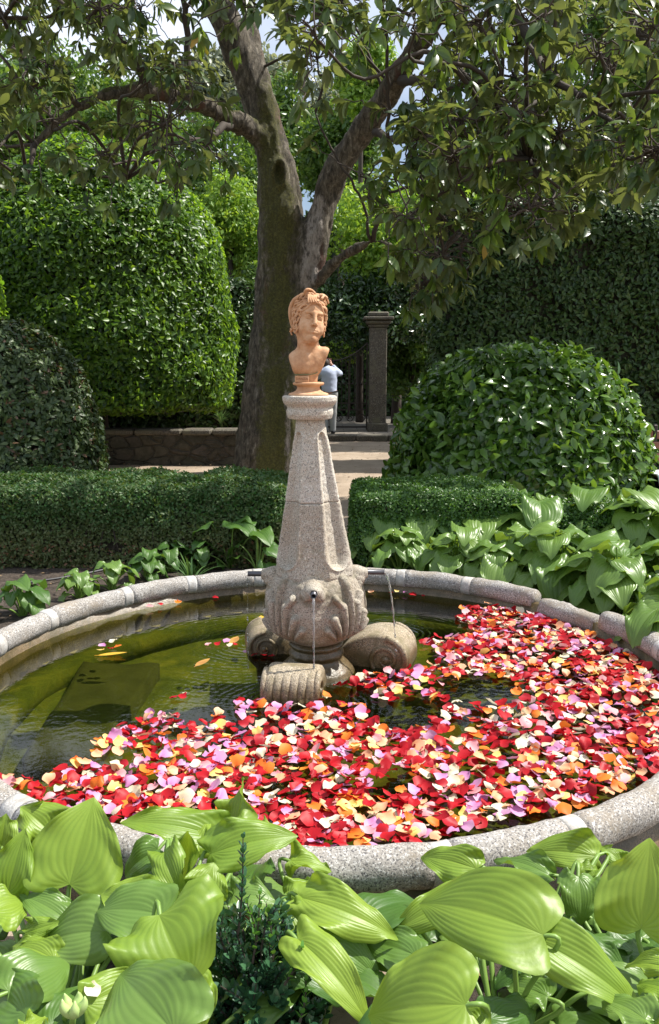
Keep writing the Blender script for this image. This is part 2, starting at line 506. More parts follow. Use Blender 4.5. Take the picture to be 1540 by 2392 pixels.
def rubble():
    m, nt, b = nmat('rubble_stone'); p = wpos(nt)
    v = nd(nt, 'ShaderNodeTexVoronoi', Scale=3.6); v.feature = 'DISTANCE_TO_EDGE'
    v2 = nd(nt, 'ShaderNodeTexVoronoi', Scale=3.6)
    mp = nd(nt, 'ShaderNodeMapping'); mp.inputs['Scale'].default_value = (1, 1, 1.7)
    ds = mixc(nt, .16, p, nd(nt, 'ShaderNodeTexNoise', Scale=4.0).outputs['Color'])
    nt.links.new(ds, mp.inputs[0])
    nt.links.new(mp.outputs[0], v.inputs['Vector']); nt.links.new(mp.outputs[0], v2.inputs['Vector'])
    col = mixc(nt, .12, (.085, .070, .05), v2.outputs['Color'], 'MULTIPLY')
    n = noise(nt, p, 7, 8, .8)
    col = mixc(nt, ramp(nt, n, [(.42, (0, 0, 0)), (.58, (1, 1, 1))]), col, (.04, .036, .022))
    col = mixc(nt, ramp(nt, v.outputs['Distance'], [(.0, (.45, .45, .45)), (.06, (0, 0, 0))]), col, (.05, .042, .03))
    nt.links.new(col, b.inputs['Base Color']); b.inputs['Roughness'].default_value = .95
    bump(nt, ramp(nt, v.outputs['Distance'], [(.0, (0, 0, 0)), (.1, (1, 1, 1))]), b, .8, .05)
    return m
M['rubble'] = rubble()  # wall colour lowered to carry the shade it lies in
def paving():
    m, nt, b = nmat('worn_paving'); p = wpos(nt)
    br = nd(nt, 'ShaderNodeTexBrick', Scale=1.0); br.inputs['Brick Width'].default_value = .7; br.inputs['Row Height'].default_value = .35
    br.inputs['Color1'].default_value = (.24, .21, .17, 1); br.inputs['Color2'].default_value = (.18, .16, .13, 1); br.inputs['Mortar'].default_value = (.06, .05, .04, 1)
    br.inputs['Mortar Size'].default_value = .012
    nt.links.new(p, br.inputs['Vector'])
    nt.links.new(mixc(nt, .3, br.outputs[0], noise(nt, p, 20, 5), 'MULTIPLY'), b.inputs['Base Color']); b.inputs['Roughness'].default_value = .9
    return m
M['paving'] = paving()
def basin_floor():
    m, nt, b = nmat('algae_floor'); p = wpos(nt)
    n = noise(nt, p, 4.5, 8, .7, .5)
    col = ramp(nt, n, [(.3, (.035, .042, .008)), (.46, (.075, .085, .012)), (.6, (.14, .135, .02)), (.75, (.26, .22, .05))])
    nt.links.new(col, b.inputs['Base Color']); b.inputs['Roughness'].default_value = .95
    bump(nt, noise(nt, p, 30, 4), b, .5, .02)
    return m
M['algae'] = basin_floor()
M['pit_slab'] = simple('dark_pit_slab', (.05, .048, .016), .9, sc=6, var=.8)  # dark colour of the slab that replaces the floor pit
def water():
    m, nt, b = nmat('pool_water'); nt.nodes.remove(b)
    out = nt.nodes['Material Output']; p = wpos(nt)
    tr = nd(nt, 'ShaderNodeBsdfTransparent'); tr.inputs[0].default_value = (.60, .63, .32, 1)
    gl = nd(nt, 'ShaderNodeBsdfGlossy'); gl.inputs['Roughness'].default_value = .015; gl.inputs['Color'].default_value = (1, 1, 1, 1)
    fr = nd(nt, 'ShaderNodeFresnel', IOR=1.33)
    # rings spread from the falling jets, softened by small wind ripples
    def ring(cx, cy, sc, fall):
        sub = nd(nt, 'ShaderNodeVectorMath', operation='SUBTRACT'); sub.inputs[1].default_value = (cx, cy, WZ)
        nt.links.new(p, sub.inputs[0])
        ln = nd(nt, 'ShaderNodeVectorMath', operation='LENGTH'); nt.links.new(sub.outputs[0], ln.inputs[0])
        mu = nd(nt, 'ShaderNodeMath', operation='MULTIPLY'); mu.inputs[1].default_value = sc; nt.links.new(ln.outputs['Value'], mu.inputs[0])
        nadd = nd(nt, 'ShaderNodeMath', operation='MULTIPLY_ADD'); nadd.inputs[1].default_value = 9.0
        nt.links.new(noise(nt, p, 7, 3), nadd.inputs[0]); nt.links.new(mu.outputs[0], nadd.inputs[2])
        sn = nd(nt, 'ShaderNodeMath', operation='SINE'); nt.links.new(nadd.outputs[0], sn.inputs[0])
        at = nd(nt, 'ShaderNodeMath', operation='MULTIPLY'); at.inputs[1].default_value = -fall; nt.links.new(ln.outputs['Value'], at.inputs[0])
        ex = nd(nt, 'ShaderNodeMath', operation='EXPONENT'); nt.links.new(at.outputs[0], ex.inputs[0])
        o = nd(nt, 'ShaderNodeMath', operation='MULTIPLY'); nt.links.new(sn.outputs[0], o.inputs[0]); nt.links.new(ex.outputs[0], o.inputs[1])
        return o.outputs[0]
    h = None
    for (a, sc, fl) in RINGS:
        r = ring(a[0], a[1], sc, fl)
        if h is None: h = r
        else:
            s = nd(nt, 'ShaderNodeMath', operation='ADD'); nt.links.new(h, s.inputs[0]); nt.links.new(r, s.inputs[1]); h = s.outputs[0]
    s = nd(nt, 'ShaderNodeMath', operation='MULTIPLY_ADD'); s.inputs[1].default_value = .7
    nt.links.new(noise(nt, p, 22, 3), s.inputs[0]); nt.links.new(h, s.inputs[2])
    bp = nd(nt, 'ShaderNodeBump', Strength=.11, Distance=.010); nt.links.new(s.outputs[0], bp.inputs['Height'])
    nt.links.new(bp.outputs[0], gl.inputs['Normal']); nt.links.new(bp.outputs[0], fr.inputs['Normal'])
    mx = nd(nt, 'ShaderNodeMixShader')
    nt.links.new(fr.outputs[0], mx.inputs[0]); nt.links.new(tr.outputs[0], mx.inputs[1]); nt.links.new(gl.outputs[0], mx.inputs[2])
    nt.links.new(mx.outputs[0], out.inputs['Surface'])
    return m
def jet_mat():
    m, nt, b = nmat('falling_water')
    b.inputs['Base Color'].default_value = (.9, .93, .95, 1); b.inputs['Roughness'].default_value = .05
    b.inputs['IOR'].default_value = 1.33; b.inputs['Transmission Weight'].default_value = .85
    return m
M['jet'] = jet_mat()
def petal_mat(name, c, tip):
    m, nt, b = nmat(name)
    at = nd(nt, 'ShaderNodeAttribute'); at.attribute_name = 'rnd'
    col = mixc(nt, at.outputs['Fac'], tip, c)
    nt.links.new(col, b.inputs['Base Color']); b.inputs['Roughness'].default_value = .5; b.inputs['Specular IOR Level'].default_value = .3
    t = nd(nt, 'ShaderNodeBsdfTranslucent'); nt.links.new(col, t.inputs['Color'])
    mx = nd(nt, 'ShaderNodeMixShader'); mx.inputs[0].default_value = .22
    nt.links.new(b.outputs[0], mx.inputs[1]); nt.links.new(t.outputs[0], mx.inputs[2])
    nt.links.new(mx.outputs[0], nt.nodes['Material Output'].inputs['Surface'])
    return m
PETALS = [('crimson', (.36, .003, .009), (.48, .008, .016), 40), ('dark red', (.30, .004, .010), (.42, .008, .02), 13),
          ('lilac pink', (.54, .20, .42), (.68, .40, .56), 16), ('orange', (.72, .14, .012), (.80, .27, .04), 11),
          ('peach', (.74, .34, .17), (.84, .52, .32), 10), ('cream', (.66, .58, .38), (.76, .73, .60), 14),
          ('yellow', (.80, .52, .12), (.85, .66, .25), 6), ('rose pink', (.66, .25, .28), (.74, .46, .46), 7)]
for n_, a_, b_, w_ in PETALS: M['petal ' + n_] = petal_mat(n_.replace(' ', '_') + '_petal', a_, b_)
def hosta_mat(name, c1, c2, shine=.38):
    m, nt, b = nmat(name)
    at = nd(nt, 'ShaderNodeAttribute'); at.attribute_name = 'vein'
    ob = nd(nt, 'ShaderNodeObjectInfo')
    col = mixc(nt, ob.outputs['Random'], c1, c2)
    n = noise(nt, wpos(nt), 16, 4)
    col = mixc(nt, mixc(nt, 1.0, n, (.35, .35, .35), 'MULTIPLY'), col, (c2[0] * 1.35, c2[1] * 1.1, c2[2]))
    vc = mixc(nt, 1.0, at.outputs['Fac'], (.24, .24, .24), 'MULTIPLY')
    col = mixc(nt, vc, col, (.05, .12, .012))
    nt.links.new(col, b.inputs['Base Color']); b.inputs['Roughness'].default_value = shine
    b.inputs['Specular IOR Level'].default_value = .45
    t = nd(nt, 'ShaderNodeBsdfTranslucent'); nt.links.new(mixc(nt, 1.0, col, (1.7, 1.5, .7), 'MULTIPLY'), t.inputs['Color'])
    mx = nd(nt, 'ShaderNodeMixShader'); mx.inputs[0].default_value = .28
    nt.links.new(b.outputs[0], mx.inputs[1]); nt.links.new(t.outputs[0], mx.inputs[2])
    nt.links.new(mx.outputs[0], nt.nodes['Material Output'].inputs['Surface'])
    bump(nt, noise(nt, wpos(nt), 120, 3), b, .12, .003)
    return m
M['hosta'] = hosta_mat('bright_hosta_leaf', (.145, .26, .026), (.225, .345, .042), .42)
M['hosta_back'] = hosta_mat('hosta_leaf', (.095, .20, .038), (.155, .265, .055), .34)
M['hosta_dark'] = hosta_mat('shaded_hosta_leaf', (.05, .13, .025), (.08, .17, .03), .4)  # darker copy of the leaf green, shade put into the colour
M['stalk'] = simple('leaf_stalk', (.16, .27, .05), .45, sc=9, bs=0)
# ------------------------------------------------------------------ setting: ground, beds, terrace
WZ = 0.13
BC = np.array([-0.02, 3.94]); BR = 1.69
def wpt(px, py): return G(px, py, WZ)[:2]
RINGS = [(wpt(594, 1500), 150, 4.2), (wpt(690, 1650), 170, 5.5), (wpt(934, 1480), 150, 7.0)]
M['water'] = water()
def grid_sheet(name, x0, x1, y0, y1, z, mat, nx, ny, amp=0, sc=1, kind='structure', hole=None, parent=None):
    X, Y = np.meshgrid(np.linspace(x0, x1, nx), np.linspace(y0, y1, ny))
    p = np.c_[X.ravel(), Y.ravel(), np.zeros(X.size)]
    zz = z + (amp * fnoise(p, sc, 4) if amp else 0)
    V = np.c_[p[:, :2], zz if amp else np.full(len(p), z)]
    i = np.arange(nx - 1); j = np.arange(ny - 1)
    I, J = np.meshgrid(i, j); a = (J * nx + I).ravel()
    F = np.stack([a, a + 1, a + nx + 1, a + nx], 1)
    if hole is not None:
        c = V[F].mean(1); F = F[~hole(c)]
    o = mk(name, V, F, mat, parent)
    if kind: tag(o, kind=kind)
    return o
inb = lambda c: np.hypot(c[:, 0] - BC[0], c[:, 1] - BC[1]) < BR + .03
grid_sheet('ground', -150, 150, -20, 300, -.03, M['soil'], 3, 3, hole=lambda c: np.zeros(len(c), bool)) if False else None
# one sheet to the horizon with a fine middle; the basin is sunk through it
def ground():
    xs = np.r_[-200, -60, -20, np.linspace(-8, 8, 161), 20, 60, 200]
    ys = np.r_[-60, -10, np.linspace(0, 18, 181), 24, 40, 80, 300]
    X, Y = np.meshgrid(xs, ys); p = np.c_[X.ravel(), Y.ravel(), np.zeros(X.size)]
    z = 0.006 * fnoise(p, 2.5, 4, 3)
    z = z * (np.abs(p[:, 0]) < 9) * (p[:, 1] < 19)
    V = np.c_[p[:, :2], z]; nx = len(xs)
    I, J = np.meshgrid(np.arange(nx - 1), np.arange(len(ys) - 1)); a = (J * nx + I).ravel()
    F = np.stack([a, a + 1, a + nx + 1, a + nx], 1)
    F = F[~inb(V[F].mean(1))]
    tag(mk('ground', V, F, M['sand']), kind='structure')
ground()
def bed(x0, x1, y0, y1, name='soil'):
    nx = max(3, int((x1 - x0) / .07)); ny = max(3, int((y1 - y0) / .07))
    X, Y = np.meshgrid(np.linspace(x0, x1, nx), np.linspace(y0, y1, ny)); p = np.c_[X.ravel(), Y.ravel(), np.zeros(X.size)]
    e = np.minimum.reduce([p[:, 0] - x0, x1 - p[:, 0], p[:, 1] - y0, y1 - p[:, 1]])
    z = .022 + .018 * fnoise(p, 5, 4, 9) - .05 * (e < .04)
    I, J = np.meshgrid(np.arange(nx - 1), np.arange(ny - 1)); a = (J * nx + I).ravel()
    V = np.c_[p[:, :2], z]; F = np.stack([a, a + 1, a + nx + 1, a + nx], 1)
    F = F[~inb(V[F].mean(1))]
    tag(mk(name, V, F, M['soil']), kind='structure')
bed(-4.6, -.36, 2.6, 7.9)
bed(.22, 4.9, 3.2, 7.9)
bed(-3.2, .06, .7, 2.26); bed(.24, 3.2, .7, 2.26); bed(-5, -.3, 8.6, 11.3); bed(1.0, 5.4, 8.4, 12.2)
# raised paved terrace before the gate
t_ = MB(); t_.box((1.0, 23.2, .068), (5.2, 7.6, .136), bev=.02)
tag(t_.go('paving', M['paving']), kind='structure')
t_ = MB()
for k in range(7): t_.box((-1.25 + .74 * k, 19.25, .07), (.72, .28, .15), bev=.02)
tag(t_.go('kerb', M['old_stone']), 'worn granite step edging the paved gateway', 'kerb')

# ------------------------------------------------------------------ basin
basin = thing('stone_basin', 'round granite fountain basin with pale mortar joints holding dark green water', 'basin', (BC[0], BC[1], 0))
def rim_prof(n=26, k=2.2, hw=.060, hh=.062, rc=BR + .052, zc=.222):
    a = np.linspace(0, 2 * PI, n, endpoint=False)
    c, s = np.cos(a), np.sin(a)
    return np.c_[rc + hw * np.sign(c) * np.abs(c) ** (2 / k), zc + hh * np.sign(s) * np.abs(s) ** (2 / k)]
def ring_solid(a0, a1, prof, amp=.004, dz=0, tilt=0, rough_end=True, n=None):
    n = n or max(4, int((a1 - a0) / .018)); t = np.linspace(a0, a1, n); k = len(prof)
    A = np.repeat(t, k); R_ = np.tile(prof[:, 0], n); Z = np.tile(prof[:, 1], n) + dz
    cen = prof.mean(0)
    if rough_end:      # soften the arris at both ends
        e = np.minimum(A - a0, a1 - A) * BR; s = 1 - .035 * np.clip(1 - e / .02, 0, 1) ** 2
        R_ = cen[0] + (R_ - cen[0]) * s; Z = cen[1] + dz + (Z - cen[1] - dz) * s
    V = np.c_[BC[0] + R_ * np.cos(A), BC[1] + R_ * np.sin(A), Z]
    nn = fnoise(V, 14, 4, 5)
    d = np.c_[np.cos(A), np.sin(A), np.zeros(len(A))] * (R_ - cen[0])[:, None] + np.array([0, 0, 1.]) * (Z - cen[1] - dz)[:, None]
    d /= np.linalg.norm(d, axis=1)[:, None] + 1e-9
    V = V + d * (nn * amp)[:, None]
    F = [(i * k + j, i * k + (j + 1) % k, (i + 1) * k + (j + 1) % k, (i + 1) * k + j) for i in range(n - 1) for j in range(k)]
    F += [tuple(range(k - 1, -1, -1)), tuple((n - 1) * k + j for j in range(k))]
    return V, [f[::-1] for f in F]
def angle_of(px, py):
    q = G(px, py, .27)[:2] - BC; return math.atan2(q[1], q[0])
JP = [(1540, 1503), (1386, 1432), (1258, 1385), (1085, 1357), (935, 1340), (610, 1345), (460, 1360), (322, 1388), (172, 1440), (22, 1492)]
ja = [angle_of(*p) for p in JP]
ja += [ja[-1] + .27, ja[-1] + .55, ja[-1] + .83, ja[-1] + 1.1]
nb = [angle_of(1030, 1985) + 2 * PI, angle_of(1350, 1935) + 2 * PI]
a_ = ja[-1]
while a_ + .62 < nb[0]: a_ += .33; ja.append(a_)
ja += nb + [nb[-1] + .33, nb[-1] + .62, nb[-1] + .9]
ja = [a for a in ja if a < ja[0] + 2 * PI - .12]
prof = rim_prof()
for i, a in enumerate(ja):
    b = ja[i + 1] if i + 1 < len(ja) else ja[0] + 2 * PI
    low = (i == 1)
    g0, g1 = .017, .017
    V, F = ring_solid(a + g0, b - g1, prof, amp=.006 if not low else .012, dz=-.042 if low else .0015 * math.sin(i * 2.3), n=None)
    s = mk('rim_stone', V, F, M['granite_rim'], basin)
    if low: tag(s, 'sunken darker rim stone')
    if i not in (1, 2):
        p2 = prof.mean(0) + (prof - prof.mean(0)) * (.997 if i % 2 else .992)
        V, F = ring_solid(a - g1 * 1.1, a + g0 * 1.1, p2, amp=.004, rough_end=False, n=6)
        mk('mortar_joint', V, F, M['mortar'], basin)
def wall_ring(name, r0, r1, z0, z1, mat, n=128):
    pr = np.array([(r0, z0), (r1, z0), (r1, z1), (r0, z1)]); V = []; F = []
    for i in range(n):
        a = 2 * PI * i / n
        for r, z in pr: V.append((BC[0] + r * math.cos(a), BC[1] + r * math.sin(a), z))
    for i in range(n):
        for j in range(4):
            F.append((i * 4 + j, ((i + 1) % n) * 4 + j, ((i + 1) % n) * 4 + (j + 1) % 4, i * 4 + (j + 1) % 4))
    return mk(name, V, F, mat, basin)
FZ = -.11
wall_ring('basin_wall', BR + .010, BR + .080, FZ - .1, .20, M['granite_base'])  # wet inside; the dark colour also paints the shadow under the rim
# the algae-covered footing along the inside of the wall
wall_ring('inner_ledge', BR - .16, BR + .03, FZ - .02, FZ + .10, M['algae'])
n = 96; V = [(BC[0], BC[1], FZ)]; F = []
for k, r in enumerate(np.linspace(.1, BR + .05, 16)):
    for i in range(n):
        a = 2 * PI * i / n; V.append((BC[0] + r * math.cos(a), BC[1] + r * math.sin(a), FZ))
F += [(0, 1 + i, 1 + (i + 1) % n) for i in range(n)]
for k in range(15):
    F += [(1 + k * n + i, 1 + (k + 1) * n + i, 1 + (k + 1) * n + (i + 1) % n, 1 + k * n + (i + 1) % n) for i in range(n)]
V = np.array(V); V[:, 2] += .02 * fnoise(V, 4, 4, 2)
mk('basin_floor', V, F, M['algae'], basin)
# dark slab standing in for a square pit in the floor
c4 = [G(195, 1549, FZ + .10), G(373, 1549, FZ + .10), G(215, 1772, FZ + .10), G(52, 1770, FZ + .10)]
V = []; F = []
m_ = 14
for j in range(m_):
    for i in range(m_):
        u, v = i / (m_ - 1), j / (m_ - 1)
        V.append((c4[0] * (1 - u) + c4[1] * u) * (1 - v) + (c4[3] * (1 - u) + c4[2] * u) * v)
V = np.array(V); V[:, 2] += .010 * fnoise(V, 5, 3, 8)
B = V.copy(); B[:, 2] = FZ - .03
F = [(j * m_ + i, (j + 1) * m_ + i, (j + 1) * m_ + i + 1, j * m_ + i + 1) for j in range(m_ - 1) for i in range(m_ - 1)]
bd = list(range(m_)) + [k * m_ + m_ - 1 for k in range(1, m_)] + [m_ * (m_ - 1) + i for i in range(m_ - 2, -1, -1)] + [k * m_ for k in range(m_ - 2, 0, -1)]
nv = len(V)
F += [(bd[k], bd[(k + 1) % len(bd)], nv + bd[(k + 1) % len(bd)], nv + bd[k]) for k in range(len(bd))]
tag(mk('slab_for_pit', np.r_[V, B], F, M['pit_slab']), 'dark slab standing in for a square pit in the pool floor left of the column', 'stone slab')
# water surface
n = 128; V = [(BC[0], BC[1], WZ)]
for r in np.linspace(.1, BR + .012, 12):
    for i in range(n):
        a = 2 * PI * i / n; V.append((BC[0] + r * math.cos(a), BC[1] + r * math.sin(a), WZ))
F = [(0, 1 + i, 1 + (i + 1) % n) for i in range(n)]
for k in range(11):
    F += [(1 + k * n + i, 1 + (k + 1) * n + i, 1 + (k + 1) * n + (i + 1) % n, 1 + k * n + (i + 1) % n) for i in range(n)]
tag(mk('water', V, F, M['water']), kind='structure')

# ------------------------------------------------------------------ clipped hedges and topiary
T_S = tpl_small()
T_L = tpl_leaf(.24, (0, .35, .75, 1), (.1, 1, .7, .02), .3, .15)
T_L2 = tpl_leaf(.22, (0, .2, .5, .8, 1), (.12, .8, 1, .55, .02), .28, .22)
def leaves_on(pos, nrm, size, up=.5, jit=.55, tilt=.6, sz=.3, depth=.05):
    N = len(pos)
    r = rng.normal(size=(N, 3))
    t = r - nrm * (r * nrm).sum(1)[:, None]
    t /= np.linalg.norm(t, axis=1)[:, None]
    d = t + nrm * rng.uniform(.0, tilt * 1.4, N)[:, None] + np.array([0, 0, up]) * rng.uniform(-.4, 1, N)[:, None]
    nn = nrm + rng.normal(size=(N, 3)) * jit + np.array([0, 0, .35])
    p = pos - nrm * (rng.random(N) ** 1.5 * depth)[:, None]
    s = size * rng.uniform(1 - sz, 1 + sz, N)
    return p, d, nn, s
def hedge_box(name, label, x0, x1, y0, y1, z0, z1, ls, dens, mat, core, cat='hedge', tpl=T_S, width=1.0, lump=.05, bare=False, rnd_r=.12, part='foliage', depth=.06, lsc=2.2, group=None, taper=0):
    A = [((x1 - x0) * (z1 - z0), 'f'), ((x1 - x0) * (z1 - z0) * .5, 'b'), ((x1 - x0) * (y1 - y0), 't'), ((y1 - y0) * (z1 - z0), 'l'), ((y1 - y0) * (z1 - z0), 'r')]
    Pp = []; Nn = []
    for ar, k in A:
        N = int(ar * dens); u = rng.random(N); v = rng.random(N)
        X = x0 + (x1 - x0) * u
        if k in 'fb': p = np.c_[X, np.full(N, y0 if k == 'f' else y1), z0 + (z1 - z0) * v]; q = (0, -1 if k == 'f' else 1, .1)
        elif k == 't': p = np.c_[X, y0 + (y1 - y0) * v, np.full(N, z1)]; q = (0, 0, 1)
        else: p = np.c_[np.full(N, x0 if k == 'l' else x1), y0 + (y1 - y0) * u, z0 + (z1 - z0) * v]; q = (-1 if k == 'l' else 1, 0, .1)
        Pp.append(p); Nn.append(np.tile(np.array(q, float), (N, 1)))
    p = np.vstack(Pp); q = np.vstack(Nn)
    # round the edges
    c0 = np.array([x0, y0, z0 - 5]) + rnd_r; c1 = np.array([x1, y1, z1]) - rnd_r
    cl = np.clip(p, c0, c1); dv = p - cl; L = np.linalg.norm(dv, axis=1)
    m = L > rnd_r
    p[m] = cl[m] + dv[m] / L[m][:, None] * rnd_r; q[m] = dv[m] / L[m][:, None]
    p = p + q * (lump * fnoise(p, lsc, 3, 4))[:, None]
    if bare:      # thin, twiggy lower flank with holes
        h = (p[:, 2] - z0) / (z1 - z0)
        ho = fnoise(p, 5, 3, 11)
        keep = (h > .52) | (ho + h * 1.3 > -.28 + rng.random(len(p)) * .5 - .1)
        p = p[keep]; q = q[keep]
    P_, d, nn, s = leaves_on(p, q, ls, depth=depth)
    rn = rng.random(len(P_))
    if bare: rn = np.clip(rn * .5 + .45 * sstep(.75, .3, (p[:, 2] - z0) / (z1 - z0)), 0, 1)
    V, F, r = bake_leaves(tpl, P_, d, nn, s, width, rn)
    t = thing(name, label, cat, ((x0 + x1) / 2, (y0 + y1) / 2, z0), group)
    mk(part, V, F, mat, t, smooth=False, attrs={'rnd': r})
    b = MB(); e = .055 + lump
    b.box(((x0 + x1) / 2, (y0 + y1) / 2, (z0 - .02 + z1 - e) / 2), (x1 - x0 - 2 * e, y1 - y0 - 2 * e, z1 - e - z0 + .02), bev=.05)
    b.go('branches', core, t)  # solid hull in place of the twiggy inside
    return t
def stems(t, x0, x1, y0, n, z1, r=.006, name='stem'):
    b = MB()
    for k in range(n):
        x = x0 + (x1 - x0) * rng.random(); a = rng.normal(size=2) * .05
        b.tube(spline([(x, y0 + .05 * rng.random(), .0), (x + a[0], y0 + a[1] * .5, z1 * .5), (x + a[0] * 2.2, y0 + a[1], z1)], 3), r * rng.uniform(.5, 1.3), 5, False)
    b.go(name, M['twig'], t)
M['box'] = leaf_mat('box_leaf', (.025, .085, .014), (.10, .21, .035), .42, .3)
M['box_old'] = leaf_mat('old_box_leaf', (.035, .12, .022), (.15, .155, .06), .5, .3, dead=(.09, (.24, .13, .07)))
M['camellia'] = leaf_mat('camellia_leaf', (.022, .075, .010), (.17, .32, .03), .40, .5, spec=.6)
M['camellia_big'] = leaf_mat('glossy_camellia_leaf', (.032, .090, .014), (.13, .25, .035), .24, .34, spec=.65)
M['lime'] = leaf_mat('sunlit_hedge_leaf', (.10, .24, .02), (.22, .40, .04), .4, .5)  # sunlight put into the colour, a brighter green for the edge shrub
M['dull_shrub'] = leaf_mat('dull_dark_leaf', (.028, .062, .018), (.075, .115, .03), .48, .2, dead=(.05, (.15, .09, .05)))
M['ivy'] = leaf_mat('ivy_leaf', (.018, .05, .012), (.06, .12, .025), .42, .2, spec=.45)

h1 = hedge_box('box_hedge', 'low clipped box hedge with thin brown lower flank, left of the fountain column', -4.3, -.36, 6.68, 7.85, 0, .70, .033, 10500, M['box_old'], M['box_core'], bare=True, lump=.075, depth=.10, lsc=3.2)
stems(h1, -4.3, -.4, 6.76, 70, .35, .004)
h2 = hedge_box('box_hedge', 'low clipped box hedge beside the path gap, right of the fountain column', .20, 1.66, 6.75, 7.75, 0, .65, .030, 11500, M['box'], M['box_core'], lump=.055, lsc=4, depth=.08)
h3 = hedge_box('box_hedge', 'low clipped box hedge below the big glossy dome at the right edge', 1.70, 4.6, 6.55, 7.3, 0, .51, .030, 11000, M['box'], M['box_core'], lump=.065, lsc=4, depth=.08)
# one upright sprig left standing on the right hedge
def topiary(name, label, cx, prof, Y, ls, N, mat, tpl=T_L, width=1.0, lump=.04, lsc=2.0, dsc=1.0, cat='shrub', jit=.55, up=.5, depth=.08, gaps=0, wild=0, trunk=None, group=None, tilt=.6, front=.75, rnd_up=0):
    """a clipped round shrub: prof = rows (frame height, half width) read at the distance Y, turned into metres"""
    pz = np.array([zof(a, Y - .22 * b / FPX * Y) if a < 840 else zof(a, Y) for a, b in prof]); pr = np.array([b / FPX * (Y * math.cos(PITCH) + (CAMZ - z) * math.sin(PITCH)) for (a, b), z in zip(prof, pz)])
    o = np.argsort(pz); pz = pz[o]; pr = pr[o]
    c = np.array([P(cx, prof[-1][0], Y)[0], Y])
    ln = np.r_[0, np.cumsum(np.hypot(np.diff(pz), np.diff(pr)))]
    # area weights along the meridian
    tt = np.linspace(0, ln[-1], 200); rz = np.interp(tt, ln, pr); zz = np.interp(tt, ln, pz)
    w = np.cumsum(rz + .02); w /= w[-1]
    u = rng.random(N); t = np.interp(u, w, tt)
    r_ = np.interp(t, ln, pr); z_ = np.interp(t, ln, pz)
    dr = np.interp(t, tt, np.gradient(rz, tt)); dz = np.interp(t, tt, np.gradient(zz, tt))
    th = -PI / 2 + (rng.random(N) ** 1 * 2 - 1) * PI * front + np.where(rng.random(N) < .15, PI, 0)
    er = np.c_[np.cos(th), np.sin(th) * dsc, np.zeros(N)]
    q = er * dz[:, None] - np.array([0, 0, 1.]) * dr[:, None]; q /= np.linalg.norm(q, axis=1)[:, None] + 1e-9
    p = np.c_[c[0] + r_ * np.cos(th), c[1] + r_ * np.sin(th) * dsc, z_]
    p = p + q * (lump * fnoise(p, lsc, 3, 6))[:, None]
    if wild: p = p + q * (np.abs(rng.normal(size=N)) * wild)[:, None]
    if gaps:
        k = fnoise(p, 7, 2, 12) > -.75 + gaps * 0
        p = p[k]; q = q[k]
    P_, d, nn, s = leaves_on(p, q, ls, up=up, jit=jit, depth=depth, tilt=tilt)
    V, F, r = bake_leaves(tpl, P_, d, nn, s, width)
    z0 = 0 if trunk or pz[0] < .4 else pz[0]
    t_ = thing(name, label, cat, (c[0], c[1], 0), group)
    mk('foliage', V, F, mat, t_, smooth=True, attrs={'rnd': r})
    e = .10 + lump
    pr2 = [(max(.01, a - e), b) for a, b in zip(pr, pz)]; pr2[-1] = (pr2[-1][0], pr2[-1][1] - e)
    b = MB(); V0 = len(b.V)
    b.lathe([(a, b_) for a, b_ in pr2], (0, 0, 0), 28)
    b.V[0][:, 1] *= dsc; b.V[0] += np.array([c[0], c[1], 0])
    b.go('branches', M['dark_core'], t_)  # solid hull, the shade of the interior painted into its colour
    if pz[0] > .3:
        b = MB(); b.tube(spline([(c[0], c[1], -.02), (c[0] + .05, c[1], .5), (c[0], c[1] + .04, pz[0] + .4)], 4), [.11] * 4 + [.09] * 5, 10)
        b.go('trunk', M['twig'], t_)
    return t_
topiary('topiary_tree', 'tall sunlit green topiary with domed top behind the low stone wall', 235,
        [(322, 8), (330, 60), (350, 110), (385, 165), (430, 215), (480, 255), (530, 285), (600, 304), (680, 314), (780, 318), (880, 316), (940, 300), (958, 250)],
        16.0, .105, 60000, M['camellia'], lump=.09, lsc=1.3, depth=.14, cat='topiary', front=.62)
topiary('clipped_shrub', 'bright sunlit edge of a clipped shrub cut by the left edge of the photo', -330,
        [(470, 60), (500, 200), (540, 296), (600, 344), (680, 358), (760, 360), (900, 356), (1100, 330)], 11.8, .09, 14000, M['lime'], lump=.05, cat='topiary', front=.62)
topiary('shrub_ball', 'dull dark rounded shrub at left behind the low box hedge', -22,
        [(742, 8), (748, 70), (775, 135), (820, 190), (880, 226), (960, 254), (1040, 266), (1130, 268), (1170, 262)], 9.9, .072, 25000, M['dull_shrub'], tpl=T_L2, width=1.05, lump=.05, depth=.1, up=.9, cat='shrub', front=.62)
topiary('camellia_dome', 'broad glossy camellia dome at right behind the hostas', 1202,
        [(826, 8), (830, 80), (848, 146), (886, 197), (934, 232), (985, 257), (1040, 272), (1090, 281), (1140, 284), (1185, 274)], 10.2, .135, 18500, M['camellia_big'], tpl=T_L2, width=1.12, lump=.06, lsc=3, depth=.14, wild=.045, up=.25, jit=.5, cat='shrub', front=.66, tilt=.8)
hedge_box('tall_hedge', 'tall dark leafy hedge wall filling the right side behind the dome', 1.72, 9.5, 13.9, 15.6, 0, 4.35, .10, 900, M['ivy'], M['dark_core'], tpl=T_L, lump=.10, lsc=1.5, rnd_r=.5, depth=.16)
hedge_box('tall_hedge', 'deep shaded hedge standing behind the tall domed topiary at left', -9.5, -1.5, 18.2, 19.8, 0, 3.6, .13, 420, M['ivy'], M['dark_core'], tpl=T_L, lump=.15, lsc=1.2, rnd_r=.5, depth=.2)

